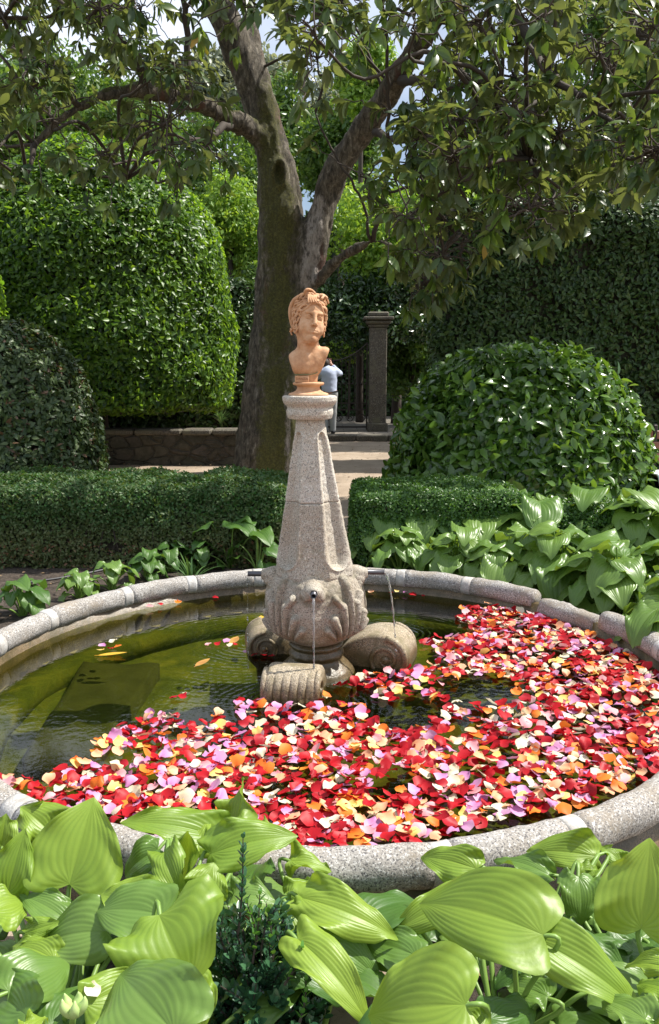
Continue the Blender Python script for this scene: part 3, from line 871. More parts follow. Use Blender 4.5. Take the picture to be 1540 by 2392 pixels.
# low rubble wall under the topiary
def stone_wall(name, label, x0, x1, Y, h, mat, th=.42):
    t = thing(name, label, 'wall', ((x0 + x1) / 2, Y, 0))
    nx = int((x1 - x0) / .06); nz = int(h / .06) + 1
    X, Z = np.meshgrid(np.linspace(x0, x1, nx), np.linspace(0, h, nz)); p = np.c_[X.ravel(), np.full(X.size, Y - th / 2), Z.ravel()]
    p[:, 1] += .035 * fnoise(p, 4.5, 3, 2)
    I, J = np.meshgrid(np.arange(nx - 1), np.arange(nz - 1)); a = (J * nx + I).ravel()
    F = [tuple(f) for f in np.stack([a, a + 1, a + nx + 1, a + nx], 1)]
    b = MB(); b.put(p, F); b.box(((x0 + x1) / 2, Y + .04, h / 2 - .01), (x1 - x0, th - .12, h - .02))
    b.go('wall_face', mat, t, smooth=True)
    c = MB(); x = x0
    while x < x1:
        w = rng.uniform(.5, .95); c.box((x + w / 2, Y + rng.normal() * .01, h + .05), (w - .02, th + .07, .10), bev=.025); x += w
    c.go('coping', M['old_stone'], t)
    return t
stone_wall('rubble_wall', 'low shaded rubble stone wall beneath the tall topiary at left', -7.2, -.85, 14.6, .52, M['rubble'])
stone_wall('garden_wall', 'dark stone garden wall running right from the gate pillar', 2.62, 6.5, 20.6, 1.15, M['rubble'])

# ------------------------------------------------------------------ background trees and shrubs
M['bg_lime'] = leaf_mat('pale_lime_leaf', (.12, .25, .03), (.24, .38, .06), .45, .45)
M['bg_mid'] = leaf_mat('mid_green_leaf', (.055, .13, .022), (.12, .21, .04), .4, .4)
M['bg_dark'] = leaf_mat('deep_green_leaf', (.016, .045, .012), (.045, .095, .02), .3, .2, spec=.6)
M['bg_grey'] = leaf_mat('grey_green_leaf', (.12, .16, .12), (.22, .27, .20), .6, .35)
def bg_tree(label, cx, cy, rx, ry, Y, ls, N, mat, name='tree', cat='tree', nb_=9, width=1.0, group=None, depth=None):
    c = P(cx, cy, Y); k = Y / FPX; rx *= k; ry *= k; dy = depth or min(rx, 2.5)
    t = thing(name, label, cat, (c[0], c[1], 0), group)
    cc = []; 
    for i in range(nb_ * 3):
        v = rng.normal(size=3); v /= np.linalg.norm(v); v *= rng.random() ** .4 * .75
        cc.append(v)
    cc = np.array(cc); rad = rng.uniform(.22, .42, len(cc))
    pick = rng.integers(0, len(cc), N)
    v = rng.normal(size=(N, 3)); v /= np.linalg.norm(v, axis=1)[:, None]
    rr = (1 - rng.random(N) ** 2 * .55)[:, None]
    q = cc[pick] + v * rad[pick][:, None] * rr
    p = c + q * np.array([rx, dy, ry])
    m = p[:, 2] > .05; p = p[m]; v = v[m]
    P_, d, nn, s = leaves_on(p, v, ls, depth=0)
    V, F, r = bake_leaves(T_L if N < 9000 else T_S, P_, d, nn, s, width)
    mk('crown', V, F, mat, t, smooth=False, attrs={'rnd': r})
    b = MB(); top = c[2] + ry * .3
    tr = max(.04, min(.28, .06 * ry + .04)) * (.5 if c[2] < 4.2 else 1)
    pts = spline([(c[0], c[1], -.02), (c[0] + .1 * tr * 8 * rng.normal() * .3, c[1], top * .45), (c[0], c[1], top)], 5)
    b.tube(pts, np.linspace(tr, tr * .4, len(pts)), 8)
    for i in range(nb_):
        q0 = np.array([c[0], c[1], c[2] - ry * .6 + rng.random() * ry * .6]); q0[2] = max(q0[2], .3)
        q1 = c + cc[i] * np.array([rx, dy, ry])
        q1[2] = max(q1[2], .4); md = (q0 + q1) / 2 + rng.normal(size=3) * .08 * rx
        pp = spline([q0, md, q1], 4); b.tube(pp, np.linspace(tr * .45, tr * .12, len(pp)), 6, False)
    b.go('trunk', M['twig'], t, smooth=True)
    return t
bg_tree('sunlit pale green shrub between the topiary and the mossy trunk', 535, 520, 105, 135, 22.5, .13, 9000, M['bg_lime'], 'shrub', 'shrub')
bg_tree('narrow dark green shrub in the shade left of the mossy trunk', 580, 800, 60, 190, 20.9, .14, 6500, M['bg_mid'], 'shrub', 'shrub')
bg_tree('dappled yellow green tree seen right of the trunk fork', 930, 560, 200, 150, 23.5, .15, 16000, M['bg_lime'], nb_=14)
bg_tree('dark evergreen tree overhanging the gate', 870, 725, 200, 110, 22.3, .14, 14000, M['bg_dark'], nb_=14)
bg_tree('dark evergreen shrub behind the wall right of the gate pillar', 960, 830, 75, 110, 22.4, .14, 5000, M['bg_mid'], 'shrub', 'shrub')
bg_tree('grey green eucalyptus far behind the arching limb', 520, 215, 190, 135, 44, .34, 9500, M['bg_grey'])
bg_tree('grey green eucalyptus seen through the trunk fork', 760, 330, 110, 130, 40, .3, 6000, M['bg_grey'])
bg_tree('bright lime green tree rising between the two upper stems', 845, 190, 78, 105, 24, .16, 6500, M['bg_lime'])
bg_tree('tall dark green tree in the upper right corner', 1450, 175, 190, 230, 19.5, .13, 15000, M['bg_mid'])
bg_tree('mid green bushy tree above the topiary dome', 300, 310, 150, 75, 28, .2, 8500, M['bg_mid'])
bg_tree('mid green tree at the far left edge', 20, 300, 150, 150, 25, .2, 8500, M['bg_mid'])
hedge_box('tall_hedge', 'added dark hedge standing in for the shade beyond the iron gate', -3.5, 5.5, 28, 29, 0, 4.2, .16, 260, M['ivy'], M['dark_core'], tpl=T_L, lump=.2, rnd_r=.4, depth=.2)  # added to keep the view behind the gate dark
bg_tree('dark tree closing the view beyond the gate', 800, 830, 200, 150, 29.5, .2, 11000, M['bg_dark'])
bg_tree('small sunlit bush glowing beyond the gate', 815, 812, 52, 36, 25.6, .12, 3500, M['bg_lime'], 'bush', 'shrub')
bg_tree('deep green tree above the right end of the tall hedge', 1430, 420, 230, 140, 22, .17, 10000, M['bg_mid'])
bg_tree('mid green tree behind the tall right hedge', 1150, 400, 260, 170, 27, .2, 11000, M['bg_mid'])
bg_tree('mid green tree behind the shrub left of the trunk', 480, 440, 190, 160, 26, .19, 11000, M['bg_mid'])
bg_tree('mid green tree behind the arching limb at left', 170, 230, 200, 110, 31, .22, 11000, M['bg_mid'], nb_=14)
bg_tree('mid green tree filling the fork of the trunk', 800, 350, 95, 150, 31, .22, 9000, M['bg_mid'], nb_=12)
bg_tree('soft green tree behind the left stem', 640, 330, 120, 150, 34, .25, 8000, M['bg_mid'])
tag(hedge_box('distant_wood', None, -22, 22, 34, 37, 0, 7.5, .5, 35, M['bg_dark'], M['dark_core'], cat=None, tpl=T_L, lump=.8, lsc=.4, rnd_r=1.2, depth=.6), kind='stuff')
# ------------------------------------------------------------------ fountain column
CY = 4.08
zc_ = lambda py: zof(py, CY)
def cx_at(z):       # the axis leans a little
    return np.interp(z, [0, zc_(1480), zc_(924)], [P(741, 1560, CY)[0], P(739, 1480, CY)[0], P(724, 924, CY)[0]])
def rad(px, z): return px / FPX * (CY * math.cos(PITCH) + (CAMZ - z) * math.sin(PITCH))
fountain = thing('fountain_column', 'tapering carved granite fountain column with scroll feet standing in the round basin', 'fountain', (P(741, 1560, CY)[0], CY, FZ))
def turned(name, rows, shape, mat, nth=360, nz=200, parent=fountain, amp=.0015, tag_=None):
    """rows = (frame height, half width); shape(theta, z, r) -> r"""
    ys = np.array([a for a, b in rows], float); hs = np.array([b for a, b in rows], float)
    z = np.array([zc_(a) for a in ys]); r = np.array([rad(h, q) for h, q in zip(hs, z)])
    o = np.argsort(z); z = z[o]; r = r[o]
    L = np.r_[0, np.cumsum(np.hypot(np.diff(z), np.diff(r)) + 1e-6)]
    t = np.linspace(0, L[-1], nz); zz = np.interp(t, L, z); rr = np.interp(t, L, r)
    TH, Z = np.meshgrid(np.linspace(-PI, PI, nth, endpoint=False), zz); R_ = np.repeat(rr[:, None], nth, 1)
    R_ = shape(TH, Z, R_)
    # theta = 0 faces the viewer
    X = cx_at(Z) + R_ * np.sin(TH); Y = CY - R_ * np.cos(TH)
    V = np.stack([X, Y, Z], -1).reshape(-1, 3)
    nn = fnoise(V, 60, 3, 4).reshape(R_.shape) * amp + fnoise(V, 12, 3, 9).reshape(R_.shape) * amp * 1.6
    X = cx_at(Z) + (R_ + nn) * np.sin(TH); Y = CY - (R_ + nn) * np.cos(TH)
    V = np.stack([X, Y, Z], -1).reshape(-1, 3)
    i, j = np.meshgrid(np.arange(nth), np.arange(nz - 1)); a = (j * nth + i).ravel(); b = (j * nth + (i + 1) % nth).ravel()
    F = [tuple(f) for f in np.stack([a, b, b + nth, a + nth], 1)]
    F += [tuple(range(nth - 1, -1, -1)), tuple((nz - 1) * nth + k for k in range(nth))]
    o = mk(name, V, F, mat, parent, smooth=True)
    if tag_: o['label'] = tag_
    return o
wrap = lambda a: (a + PI) % (2 * PI) - PI
sstep = lambda a, b, x: (lambda t: t * t * (3 - 2 * t))(np.clip((x - a) / (b - a), 0, 1))
def polyf(th, n, soft=.55, rot=0):
    a = ((th - rot + PI / n) % (2 * PI / n)) - PI / n
    f = math.cos(PI / n) / np.cos(a)
    return 1 + (f / ((1 + math.cos(PI / n)) / 2) - 1) * soft
def s_round(th, z, r): return r * (1 + .006 * np.sin(3 * th + 1) + .004 * np.sin(7 * th))
turned('capital', [(979, 34), (978, 49), (975, 51), (968, 54), (960, 54.5), (955, 53), (952, 52), (948, 54), (942, 60), (936, 63), (928, 63.5), (925, 62), (923.5, 58), (923, 2)], s_round, M['granite_pale'], 220, 90)
zt, zb = zc_(1006), zc_(1318)
def s_shaft(th, z, r):
    h = (z - zb) / (zt - zb)
    r = r * (1 + (polyf(th, 8, .8) - 1) * sstep(1.08, .9, h))
    # hollow flutes on the diagonals, rounded at both ends, widening downwards
    for k in range(4):
        c = PI / 4 - .05 + k * PI / 2
        d = np.abs(wrap(th - c)); w = .33 + .07 * (1 - h)
        end = np.minimum(np.clip((zt - z) / .05, 0, 1), np.clip((z - zb) / .09, 0, 1))
        w_ = w * np.sqrt(np.clip(1 - (1 - end) ** 2, 0.0001, 1))
        g = 1 - sstep(w_ * .45, w_, d)
        r = r - r * .19 * g * sstep(0, .3, end)
        # raised fillet around the flute
        r = r + r * .035 * np.exp(-((d - w_ * 1.12) / .06) ** 2) * (end > 0)
    # shallow facet line down the front
    return r
turned('upper_shaft', [(979, 33), (990, 34.5), (1002, 37), (1030, 41.5), (1080, 49.5), (1130, 57.5), (1163, 63), (1166.5, 62.5), (1167.5, 60)], s_shaft, M['granite_pale'], 360, 170)
turned('lower_shaft', [(1168, 60), (1168.8, 63), (1171, 64.5), (1200, 69), (1234, 74.5), (1270, 81), (1300, 87), (1318, 90.5), (1332, 92), (1340, 90), (1350, 84)], s_shaft, M['granite_pink'], 360, 170)
# bulb with carved acanthus foliage on the diagonals
def caps2(u, v, a, b, r0, r1):
    a = np.array(a, float); b = np.array(b, float); d = b - a
    t = np.clip(((u - a[0]) * d[0] + (v - a[1]) * d[1]) / (d @ d), 0, 1)
    return (r0 + (r1 - r0) * t) - np.hypot(u - a[0] - t * d[0], v - a[1] - t * d[1])
LOB = []
for s_ in (-1, 1):
    LOB += [((.030 * s_, -.155), (.050 * s_, .015), .010, .023), ((.050 * s_, -.165), (.102 * s_, -.040), .008, .022), ((.066 * s_, -.175), (.138 * s_, -.095), .007, .019),
            ((.055 * s_, .015), (.088 * s_, .058), .016, .020)]
LOB += [((0, -.17), (0, .085), .010, .017), ((0, .06), (0, .15), .018, .034)]
zl = zc_(1398)
def s_bulb(th, z, r):
    r = r * (1 + (polyf(th, 4, .34, PI / 4) - 1) * 1.0)
    R0 = rad(119, zl)
    for k in range(4):
        c = PI / 4 + k * PI / 2
        u = wrap(th - c) * R0; v = z - zl
        best = np.zeros_like(r)
        for a, b, r0, r1 in LOB:
            f = caps2(u, v, a, b, r0, r1)
            hgt = np.clip(f / max(r0, r1), 0, 1)
            best = np.maximum(best, .034 * np.sqrt(np.clip(1 - (1 - hgt) ** 2, 0, 1)))
            best = np.where((f < 0) & (f > -.010), np.maximum(best, -.004), best)
        # each leaf stands on a raised field
        fld = np.exp(-(np.abs(u) / .155) ** 6) * sstep(-.2, -.1, v) * sstep(.17, .10, v)
        r = r + best * sstep(-.20, -.12, v) + .010 * fld
    # broad smooth tongue at the centre of each face with a pointed head
    for k in range(4):
        u = wrap(th - k * PI / 2) * R0; v = z - zc_(1350)
        g = np.clip(1 - np.abs(u) / (.075 * np.clip(1 - v / .035, 0, 1) + 1e-6), 0, 1)
        r = r + .016 * sstep(0, .25, g) * sstep(-.04, -.01, v) * (v < .04)
    return r
turned('carved_bulb', [(1325, 80), (1334, 92), (1345, 99), (1360, 105), (1385, 110.5), (1410, 113), (1435, 111), (1455, 105), (1472, 94), (1483, 80), (1490, 66), (1494, 40)], s_bulb, M['granite_bulb'], 640, 330)
turned('moulded_base', [(1488, 50), (1494, 59), (1499, 64), (1503, 64), (1507, 60), (1509, 58), (1513, 60), (1518, 64), (1523, 65), (1528, 62), (1531, 60), (1537, 64), (1546, 74), (1556, 84), (1566, 90), (1580, 93), (1600, 94), (1780, 94)], s_round, M['granite_base'], 240, 150)

# scroll feet
def scroll(cpx, cpy, ang, w, label, s=1.0, flute=False):
    """volute: profile in (u = outwards, v = up), extruded sideways by w"""
    g = G(cpx, cpy, WZ)
    ax = np.array([math.cos(ang), math.sin(ang), 0]); sd_ = np.array([-math.sin(ang), math.cos(ang), 0]); up = np.array([0, 0, 1.])
    o = np.array([g[0], g[1], WZ]) - ax * .33 * s
    top = spline([(0, -.02), (.03, .055), (.10, .125), (.19, .165), (.28, .170), (.36, .135), (.405, .06), (.395, -.03), (.34, -.10)], 6) * s
    base = np.vstack([top, [[.30 * s, -.45], [0, -.45]]])
    k = len(base); ws = np.r_[-1, -.94, np.linspace(-.82, .82, 33), .94, 1] * w / 2; ins = [.90, .975] + [1] * 33 + [.975, .90]
    cen = np.array([.22, 0]) * s
    V = []
    for q, i_ in zip(ws, ins):
        for (u, v) in base:
            gr = .0 if not flute else .009 * max(0, math.cos(q / w * 2 * PI * 6.5)) ** 2 * float(sstep(.22 * s, .36 * s, u)) * (1 if abs(q) < .42 * w else 0)
            uu = cen[0] + (u - gr - cen[0]) * i_; vv = v if v < -.2 else cen[1] + (v - cen[1]) * i_
            V.append(o + ax * uu + up * vv + sd_ * q)
    V = np.array(V); F = []
    for a in range(len(ws) - 1):
        for j in range(k): F.append((a * k + j, a * k + (j + 1) % k, (a + 1) * k + (j + 1) % k, (a + 1) * k + j))
    F += [tuple(range(k - 1, -1, -1)), tuple((len(ws) - 1) * k + j for j in range(k))]
    b = MB(); b.put(V, F); t = b.go('scroll_foot', M['granite_scroll'], fountain, smooth=True)
    if label: t['label'] = label
    md = t.modifiers.new('round', 'EDGE_SPLIT'); md.split_angle = math.radians(50)
    # spiral band standing proud on both cheeks
    b = MB(); c2 = np.array([.285, .045]) * s
    a = np.linspace(-.25 * PI, 3.1 * PI, 60); rr = (.112 - .026 * (a + .25 * PI) / PI) * s
    for q in (-1, 1):
        pts = np.array([o + ax * (c2[0] + r_ * math.cos(-x + PI * .25)) + up * (c2[1] + r_ * math.sin(-x + PI * .25)) + sd_ * (q * w / 2) for x, r_ in zip(a, rr)])
        b.tube(pts, np.linspace(.017, .011, len(pts)) * s, 8)
        b.tube([o + ax * c2[0] + up * c2[1] + sd_ * q * (w / 2 - .01), o + ax * c2[0] + up * c2[1] + sd_ * q * (w / 2 + .016)], [.026 * s, .017 * s], 12)
        # lower concave strip running back to the column
        pts = spline([o + ax * .02 * s - up * .0 + sd_ * q * w / 2, o + ax * .09 * s + up * .03 * s + sd_ * q * w / 2, o + ax * .16 * s + up * .035 * s + sd_ * q * w / 2], 5)
    b.go('volute', M['granite_scroll'], t, smooth=True)
    # grooves across the outer roll
    b = MB()
    return t
scroll(681, 1636, math.radians(-99), .25, 'scroll foot facing the viewer with a fluted outer roll', .84, True)
scroll(932, 1545, math.radians(-16), .25, 'scroll foot at the right of the column with a clear spiral cheek', 1.02)
scroll(600, 1513, math.radians(188), .25, 'partly shaded scroll foot at the left of the column', .80)
scroll(800, 1450, math.radians(80), .25, None)

# spout heads: mask-like shells with a short pipe
def spout(px, py, ang, L, name='spout_head', r=.05, drop=0, pm='pipe', pale=False):
    c = P(px, py, CY - .0)
    ax = np.array([math.sin(ang), -math.cos(ang), 0])
    base = np.array([cx_at(c[2]), CY, c[2]]) + ax * rad(103 if abs(ang) < .1 else 91, c[2])
    e1 = base + ax * .055
    sd_ = np.array([math.cos(ang), math.sin(ang), 0])
    def f(X):
        d = s_ell(X, base + ax * .012 + np.array([0, 0, -.004]), (.050, .052, .042))
        d = smin(d, s_cap(X, base - ax * .02, e1, .042, .026), .02)
        d = smin(d, s_cap(X, base + sd_ * .045 - np.array([0, 0, .018]), base + ax * .03 + sd_ * .03 - np.array([0, 0, .03]), .022), .015)
        d = smin(d, s_cap(X, base - sd_ * .045 - np.array([0, 0, .018]), base + ax * .03 - sd_ * .03 - np.array([0, 0, .03]), .022), .015)
        d = smax(d, -s_cap(X, e1 + ax * .03, base + ax * .02, .0145), .008)
        d = smax(d, -s_ell(X, base + ax * .045 - np.array([0, 0, .062]), (.05, .05, .022)), .01)
        q = X - base; nn = vnoise(X * 55, 3)
        return d + nn * .0022
    m0 = np.minimum(base, e1) - .1; m1 = np.maximum(base, e1) + .1
    V, F = surface_net(f, m0, m1, .005)
    o = mk(name, V, F, M['granite_bulb'], fountain, smooth=True)
    b = MB(); p0 = base + ax * .02 + np.array([0, 0, .004]); p1 = base + ax * (.055 + L) + np.array([0, 0, .004 - drop])
    n = 14; a = np.arange(n) * 2 * PI / n; u = sd_; w = np.array([0, 0, 1.])
    ro, ri = .0135, .0105
    Vt = [];
    for (q, rr) in ((p0, ro), (p1, ro), (p1, ri), (p0 + (p1 - p0) * .3, ri)):
        Vt.append(q + rr * (np.cos(a)[:, None] * u + np.sin(a)[:, None] * w))
    Ft = [(k * n + j, k * n + (j + 1) % n, (k + 1) * n + (j + 1) % n, (k + 1) * n + j) for k in range(3) for j in range(n)]
    Ft.append(tuple(3 * n + j for j in range(n)))
    b.put(np.concatenate(Vt), Ft); b.go('pipe', M[pm], o, smooth=True)
    return p1
s1 = spout(733, 1352, 0, .048, drop=.006)
s2 = spout(860, 1338, PI / 2, .10)
s3 = spout(620, 1342, -PI / 2, .085)
s4 = spout(740, 1338, PI, .05)

# falling water
def jet(p0, p1, r, label, beads=0, gap=False, bow=None):
    b = MB(); p0 = np.array(p0); p1 = np.array(p1)
    if gap: b.tube([p0, p1], r * .12, 4)
    n = 24; t = np.linspace(0, 1, n)
    pts = np.array([p0 * (1 - x) + p1 * x for x in t])
    pts[:, :2] = p0[:2] + (p1[:2] - p0[:2]) * (t[:, None] ** .5)
    if not gap:
        q = pts[: int(n * (.8 if beads else 1))]
        b.tube(q + rng.normal(size=q.shape) * .0007, r * (1 + .35 * np.sin(np.arange(len(q)) * 1.9)) * np.linspace(1.2, .6, len(q)), 8)
    for k in range(beads):
        x = rng.uniform(.55 if not gap else .03, 1); c = p0 * (1 - x) + p1 * x; c[:2] = p0[:2] + (p1[:2] - p0[:2]) * x ** .5
        rr = r * rng.uniform(.8, 1.5); b.lathe([(.02 * rr, -rr * 1.2), (rr * .75, -rr * .7), (rr, 0), (rr * .7, rr * .8), (rr * .05, rr * 1.3)], c, 8)
    return tag(b.go('water_jet', M['jet'], None, smooth=True), label, 'water jet')
e = s1 + np.array([0, -.004, -.008])
jet(e, [e[0] + .002, e[1] - .055, WZ], .0048, 'thin stream falling from the front spout over the carved bulb', 16)
e = s2 + np.array([.003, 0, -.006])
q = G(934, 1478, WZ + .14)
jet(e, [e[0] + .06, e[1] - .03, WZ + .10], .0046, 'thin curved stream falling from the right spout towards the right scroll foot', 4)
e = s3 + np.array([-.002, 0, -.008])
jet(e, [e[0] - .004, e[1], WZ], .0042, 'row of drops falling from the left spout into the green water', 14, True)
# ------------------------------------------------------------------ terracotta bust
BZ = zc_(923.5) + .001
bx = P(721, 924, CY)[0]
bust = thing('terracotta_bust', 'classical terracotta bust of a woman with gathered wavy hair on top of the granite column', 'bust', (bx, CY, BZ))
def rotm(yaw, roll, pitch):
    return np.array(Matrix.Rotation(yaw, 3, 'Z') @ Matrix.Rotation(roll, 3, 'Y') @ Matrix.Rotation(pitch, 3, 'X'))
RH = rotm(math.radians(17), math.radians(8), math.radians(-3))
HC = np.array([.006, -.012, .356])            # head centre in bust space
HS = .955
def head_local(X): return ((X - HC) @ RH) / HS       # inverse rotation
def head_sdf(q):
    ax = np.abs(q[..., 0]); m = np.stack([ax, q[..., 1], q[..., 2]], -1)
    d = s_ell(q, (0, .015, .032), (.076, .093, .086))
    d = smin(d, s_ell(q, (0, -.036, -.028), (.057, .062, .088)), .026)
    d = smin(d, s_cap(q, (0, -.062, -.092), (0, -.070, -.100), .026), .028)
    d = smin(d, s_ell(m, (.034, -.054, -.046), (.027, .030, .034)), .025)
    d = smin(d, s_cap(m, (.047, -.01, -.045), (.022, -.054, -.098), .014), .025)
    # forehead plane and brow
    d = smin(d, s_ell(q, (0, -.045, .040), (.052, .045, .042)), .02)
    d = smin(d, s_cap(m, (.006, -.0905, .019), (.040, -.079, .024), .0085, .006), .012)
    # eye sockets
    d = smax(d, -s_ell(m, (.029, -.100, .002), (.023, .023, .0155)), .007)
    d = smin(d, s_ell(m, (.0285, -.0765, .001), (.0165, .0125, .0105)), .003)
    d = smin(d, s_cap(m, (.014, -.0865, .004), (.028, -.0905, .0095), .0026), .003)
    d = smin(d, s_cap(m, (.028, -.0905, .0095), (.043, -.0815, .003), .0026), .003)
    d = smin(d, s_cap(m, (.015, -.0865, -.004), (.041, -.0825, -.006), .0022), .004)
    # nose: straight classical bridge
    d = smin(d, s_cap(q, (0, -.0915, .022), (0, -.116, -.032), .0085, .0105), .007)
    d = smin(d, s_ell(m, (.0095, -.105, -.036), (.0085, .011, .0075)), .005)
    d = smax(d, -s_ell(m, (.0062, -.110, -.0445), (.0035, .006, .0035)), .003)
    # mouth
    d = smin(d, s_ell(q, (0, -.088, -.064), (.030, .014, .020)), .012)
    d = smin(d, s_cap(m, (.003, -.1035, -.0605), (.019, -.094, -.0635), .0048, .0025), .004)
    d = smin(d, s_cap(m, (.0, -.102, -.0720), (.015, -.095, -.0690), .0060, .0028), .004)
    d = smax(d, -s_cap(m, (0, -.110, -.0655), (.021, -.0985, -.0655), .0024), .002)
    d = smax(d, -s_ell(q, (0, -.108, -.0845), (.018, .010, .006)), .008)
    d = smin(d, s_ell(q, (0, -.086, -.1015), (.017, .015, .015)), .012)
    # ears
    d = smin(d, s_ell(m, (.072, .005, -.01), (.010, .018, .028)), .006)
    return d
def body_sdf(X):
    d = head_sdf(head_local(X)) * HS
    jaw = HC + RH @ np.array([0, .005, -.075])
    nk = s_cap(X, (.004, .012, .17), jaw, .056, .048)
    d = smin(d, nk, .028)
    # sternomastoid and throat
    d = smin(d, s_cap(X, (-.012, -.05, .185), HC + RH @ np.array([-.045, .0, -.06]), .012, .012), .022)
    ch = s_ell(X, (-.008, .008, .158), (.094, .062, .070))
    ch = smin(ch, s_cap(X, (-.050, .006, .158), (.076, .004, .197), .042, .034), .03)
    ch = smin(ch, s_ell(X, (-.03, -.030, .140), (.058, .040, .045)), .02)
    ch = smin(ch, s_cap(X, (.0, -.045, .178), (.07, -.020, .212), .008), .018)
    ch = smin(ch, s_cap(X, (-.01, -.045, .178), (-.062, -.015, .195), .008), .018)
    ch = smax(ch, -(X[..., 2] - .096), .008)
    # the shoulder is cut off obliquely
    n_ = np.array([.93, .05, -.36]); n_ /= np.linalg.norm(n_)
    ch = smax(ch, (X - np.array([.098, 0, .205])) @ n_, .008)
    n_ = np.array([-.95, .0, -.30]); n_ /= np.linalg.norm(n_)
    ch = smax(ch, (X - np.array([-.082, 0, .14])) @ n_, .01)
    d = smin(d, ch, .022)
    # lower block tapering to the socle
    blk = s_cap(X, (-.004, .010, .065), (-.002, .010, .13), .047, .052)
    d = smin(d, blk, .016)
    d = smax(d, .062 - X[..., 2], .002)
    return d + .0007 * fnoise(X, 45, 2, 3)
V, F = surface_net(body_sdf, (-.13, -.16, .055), (.14, .14, .52), .0022)
mk('head_and_shoulders', V + np.array(bust.location), F, M['terracotta'], bust, smooth=True)
# hair: gathered waves drawn back from a centre parting, two knots on the crown, curls over the ears
LK = []
def on_skull(th, ph, k=1.0):     # th: round from the front (0) to the side, ph: height
    return np.array([.077 * math.sin(th) * math.cos(ph), .013 - .103 * math.cos(th) * math.cos(ph), .030 + .094 * math.sin(ph)]) * np.array([k, k, 1]) 
r_ = random.Random(5)
for s_ in (-1, 1):
    for row in range(10):
        ph0 = .46 + row * .112
        pts = []
        for i in range(9):
            t = i / 8
            th = .04 + t * 2.05; ph = ph0 - t * (1.0 - row * .035) - .32 * t * t + .055 * math.sin(t * 15 + row * 1.9)
            k = 1.05 + .06 * math.sin(t * 14 + row * 2.3)
            p = on_skull(th, ph, k); p[0] *= s_
            p[2] += .004 * math.sin(row * 3 + i * 2)
            if ph < -.15: p[2] -= .01
            pts.append(p)
        LK.append((spline(pts, 3), (.0052 + .0014 * r_.random())))
    for j in range(26):       # curls over the temple and ear, hanging to jaw height
        th = r_.uniform(.98, 1.75); z = r_.uniform(-.068, .03)
        c = np.array([s_ * (.067 + .010 * r_.random()) * math.sin(th), .012 - .088 * math.cos(th), z])
        a0 = r_.uniform(0, 6); pts = []
        for i in range(7):
            a = a0 + i * .85; rr = .015 * (1 - i * .10)
            pts.append(c + np.array([s_ * .0035 * i * .6, rr * math.cos(a), rr * math.sin(a) * 1.15]))
        LK.append((np.array(pts), .0048))
    # crown knots
    kx = -.030 if s_ < 0 else .040; kz = .128 if s_ < 0 else .116; rk = .022 if s_ < 0 else .017
    for j in range(4):
        pts = [np.array([kx + (rk - j * .004) * 1.15 * math.cos(a + j), -.056 + .013 * j + .010 * math.sin(2 * a + j), kz - .006 + (rk - j * .003) * .62 * math.sin(a + j)]) for a in np.linspace(0, 4.6, 10)]
        LK.append((np.array(pts), .0068))
    for j in range(7):
        a = .5 + j * .5; x0 = kx * .5 + .018 * math.cos(a * 2)
        LK.append((spline([(x0, -.075 + j * .008, .100 + .003 * j), (x0 + s_ * .016, -.062 + j * .01, .117 + .004 * math.sin(j * 2)), (x0 + s_ * .034, -.045 + j * .012, .108), (x0 + s_ * .046, -.04 + j * .012, .090)], 3), .0066))
for j in range(5):      # short bow lock falling forward at the left of the parting
    x0 = -.040 + j * .009
    LK.append((spline([(x0 + .006, -.055, .108), (x0, -.080, .100), (x0 - .003 + j * .002, -.092, .083), (x0 + j * .003, -.0965, .066 + .003 * j)], 3), .0055))
for j in range(14):     # back of the head
    a = -1.0 + j * 2 / 13
    LK.append((spline([(.03 * a, -.02, .118), (.075 * a, .05, .09), (.082 * a, .098 - abs(a) * .02, .03), (.05 * a, .095, -.045), (.02 * a, .085, -.07)], 3), .012))
ctr = (np.vstack([q for q, _ in LK]))
def hair_sdf(q):
    d = s_ell(q, (0, .022, .036), (.075, .090, .083))
    d = smax(d, -s_ell(q, (0, -.105, -.018), (.062, .075, .098)), .01)
    for pts, rr in LK:
        lo = pts.min(0) - rr - .012; hi = pts.max(0) + rr + .012
        m = ((q > lo) & (q < hi)).all(-1)
        if not m.any(): continue
        qq = q[m]; dd = np.full(len(qq), 1.0)
        for i in range(len(pts) - 1):
            tr = rr * (1 - .25 * i / len(pts))
            dd = np.minimum(dd, s_cap(qq, pts[i], pts[i + 1], tr))
        d[m] = smin(d[m], dd, .0022)
    return d
V, F = surface_net(hair_sdf, (-.115, -.125, -.10), (.115, .135, .165), .0021)
V = V @ RH.T * HS + HC
mk('hair', V + np.array(bust.location), F, M['terracotta'], bust, smooth=True)
b = MB()
b.lathe([(.096, 0), (.097, .004), (.094, .009), (.074, .015), (.061, .022), (.056, .030), (.055, .040), (.060, .046), (.071, .048), (.0755, .053), (.0755, .058), (.071, .062), (.05, .0635)], (0, 0, 0), 56)
b.V[0] += np.array(bust.location)
so = b.go('socle', M['terracotta'], bust, smooth=True)
md = so.modifiers.new('e', 'EDGE_SPLIT'); md.split_angle = math.radians(40)
b = MB(); b.box(np.array(bust.location) + np.array([-.030, -.045, .078]), (.066, .022, .030), bev=.002)
pl = b.go('inscription_plate', M['terracotta'], bust)
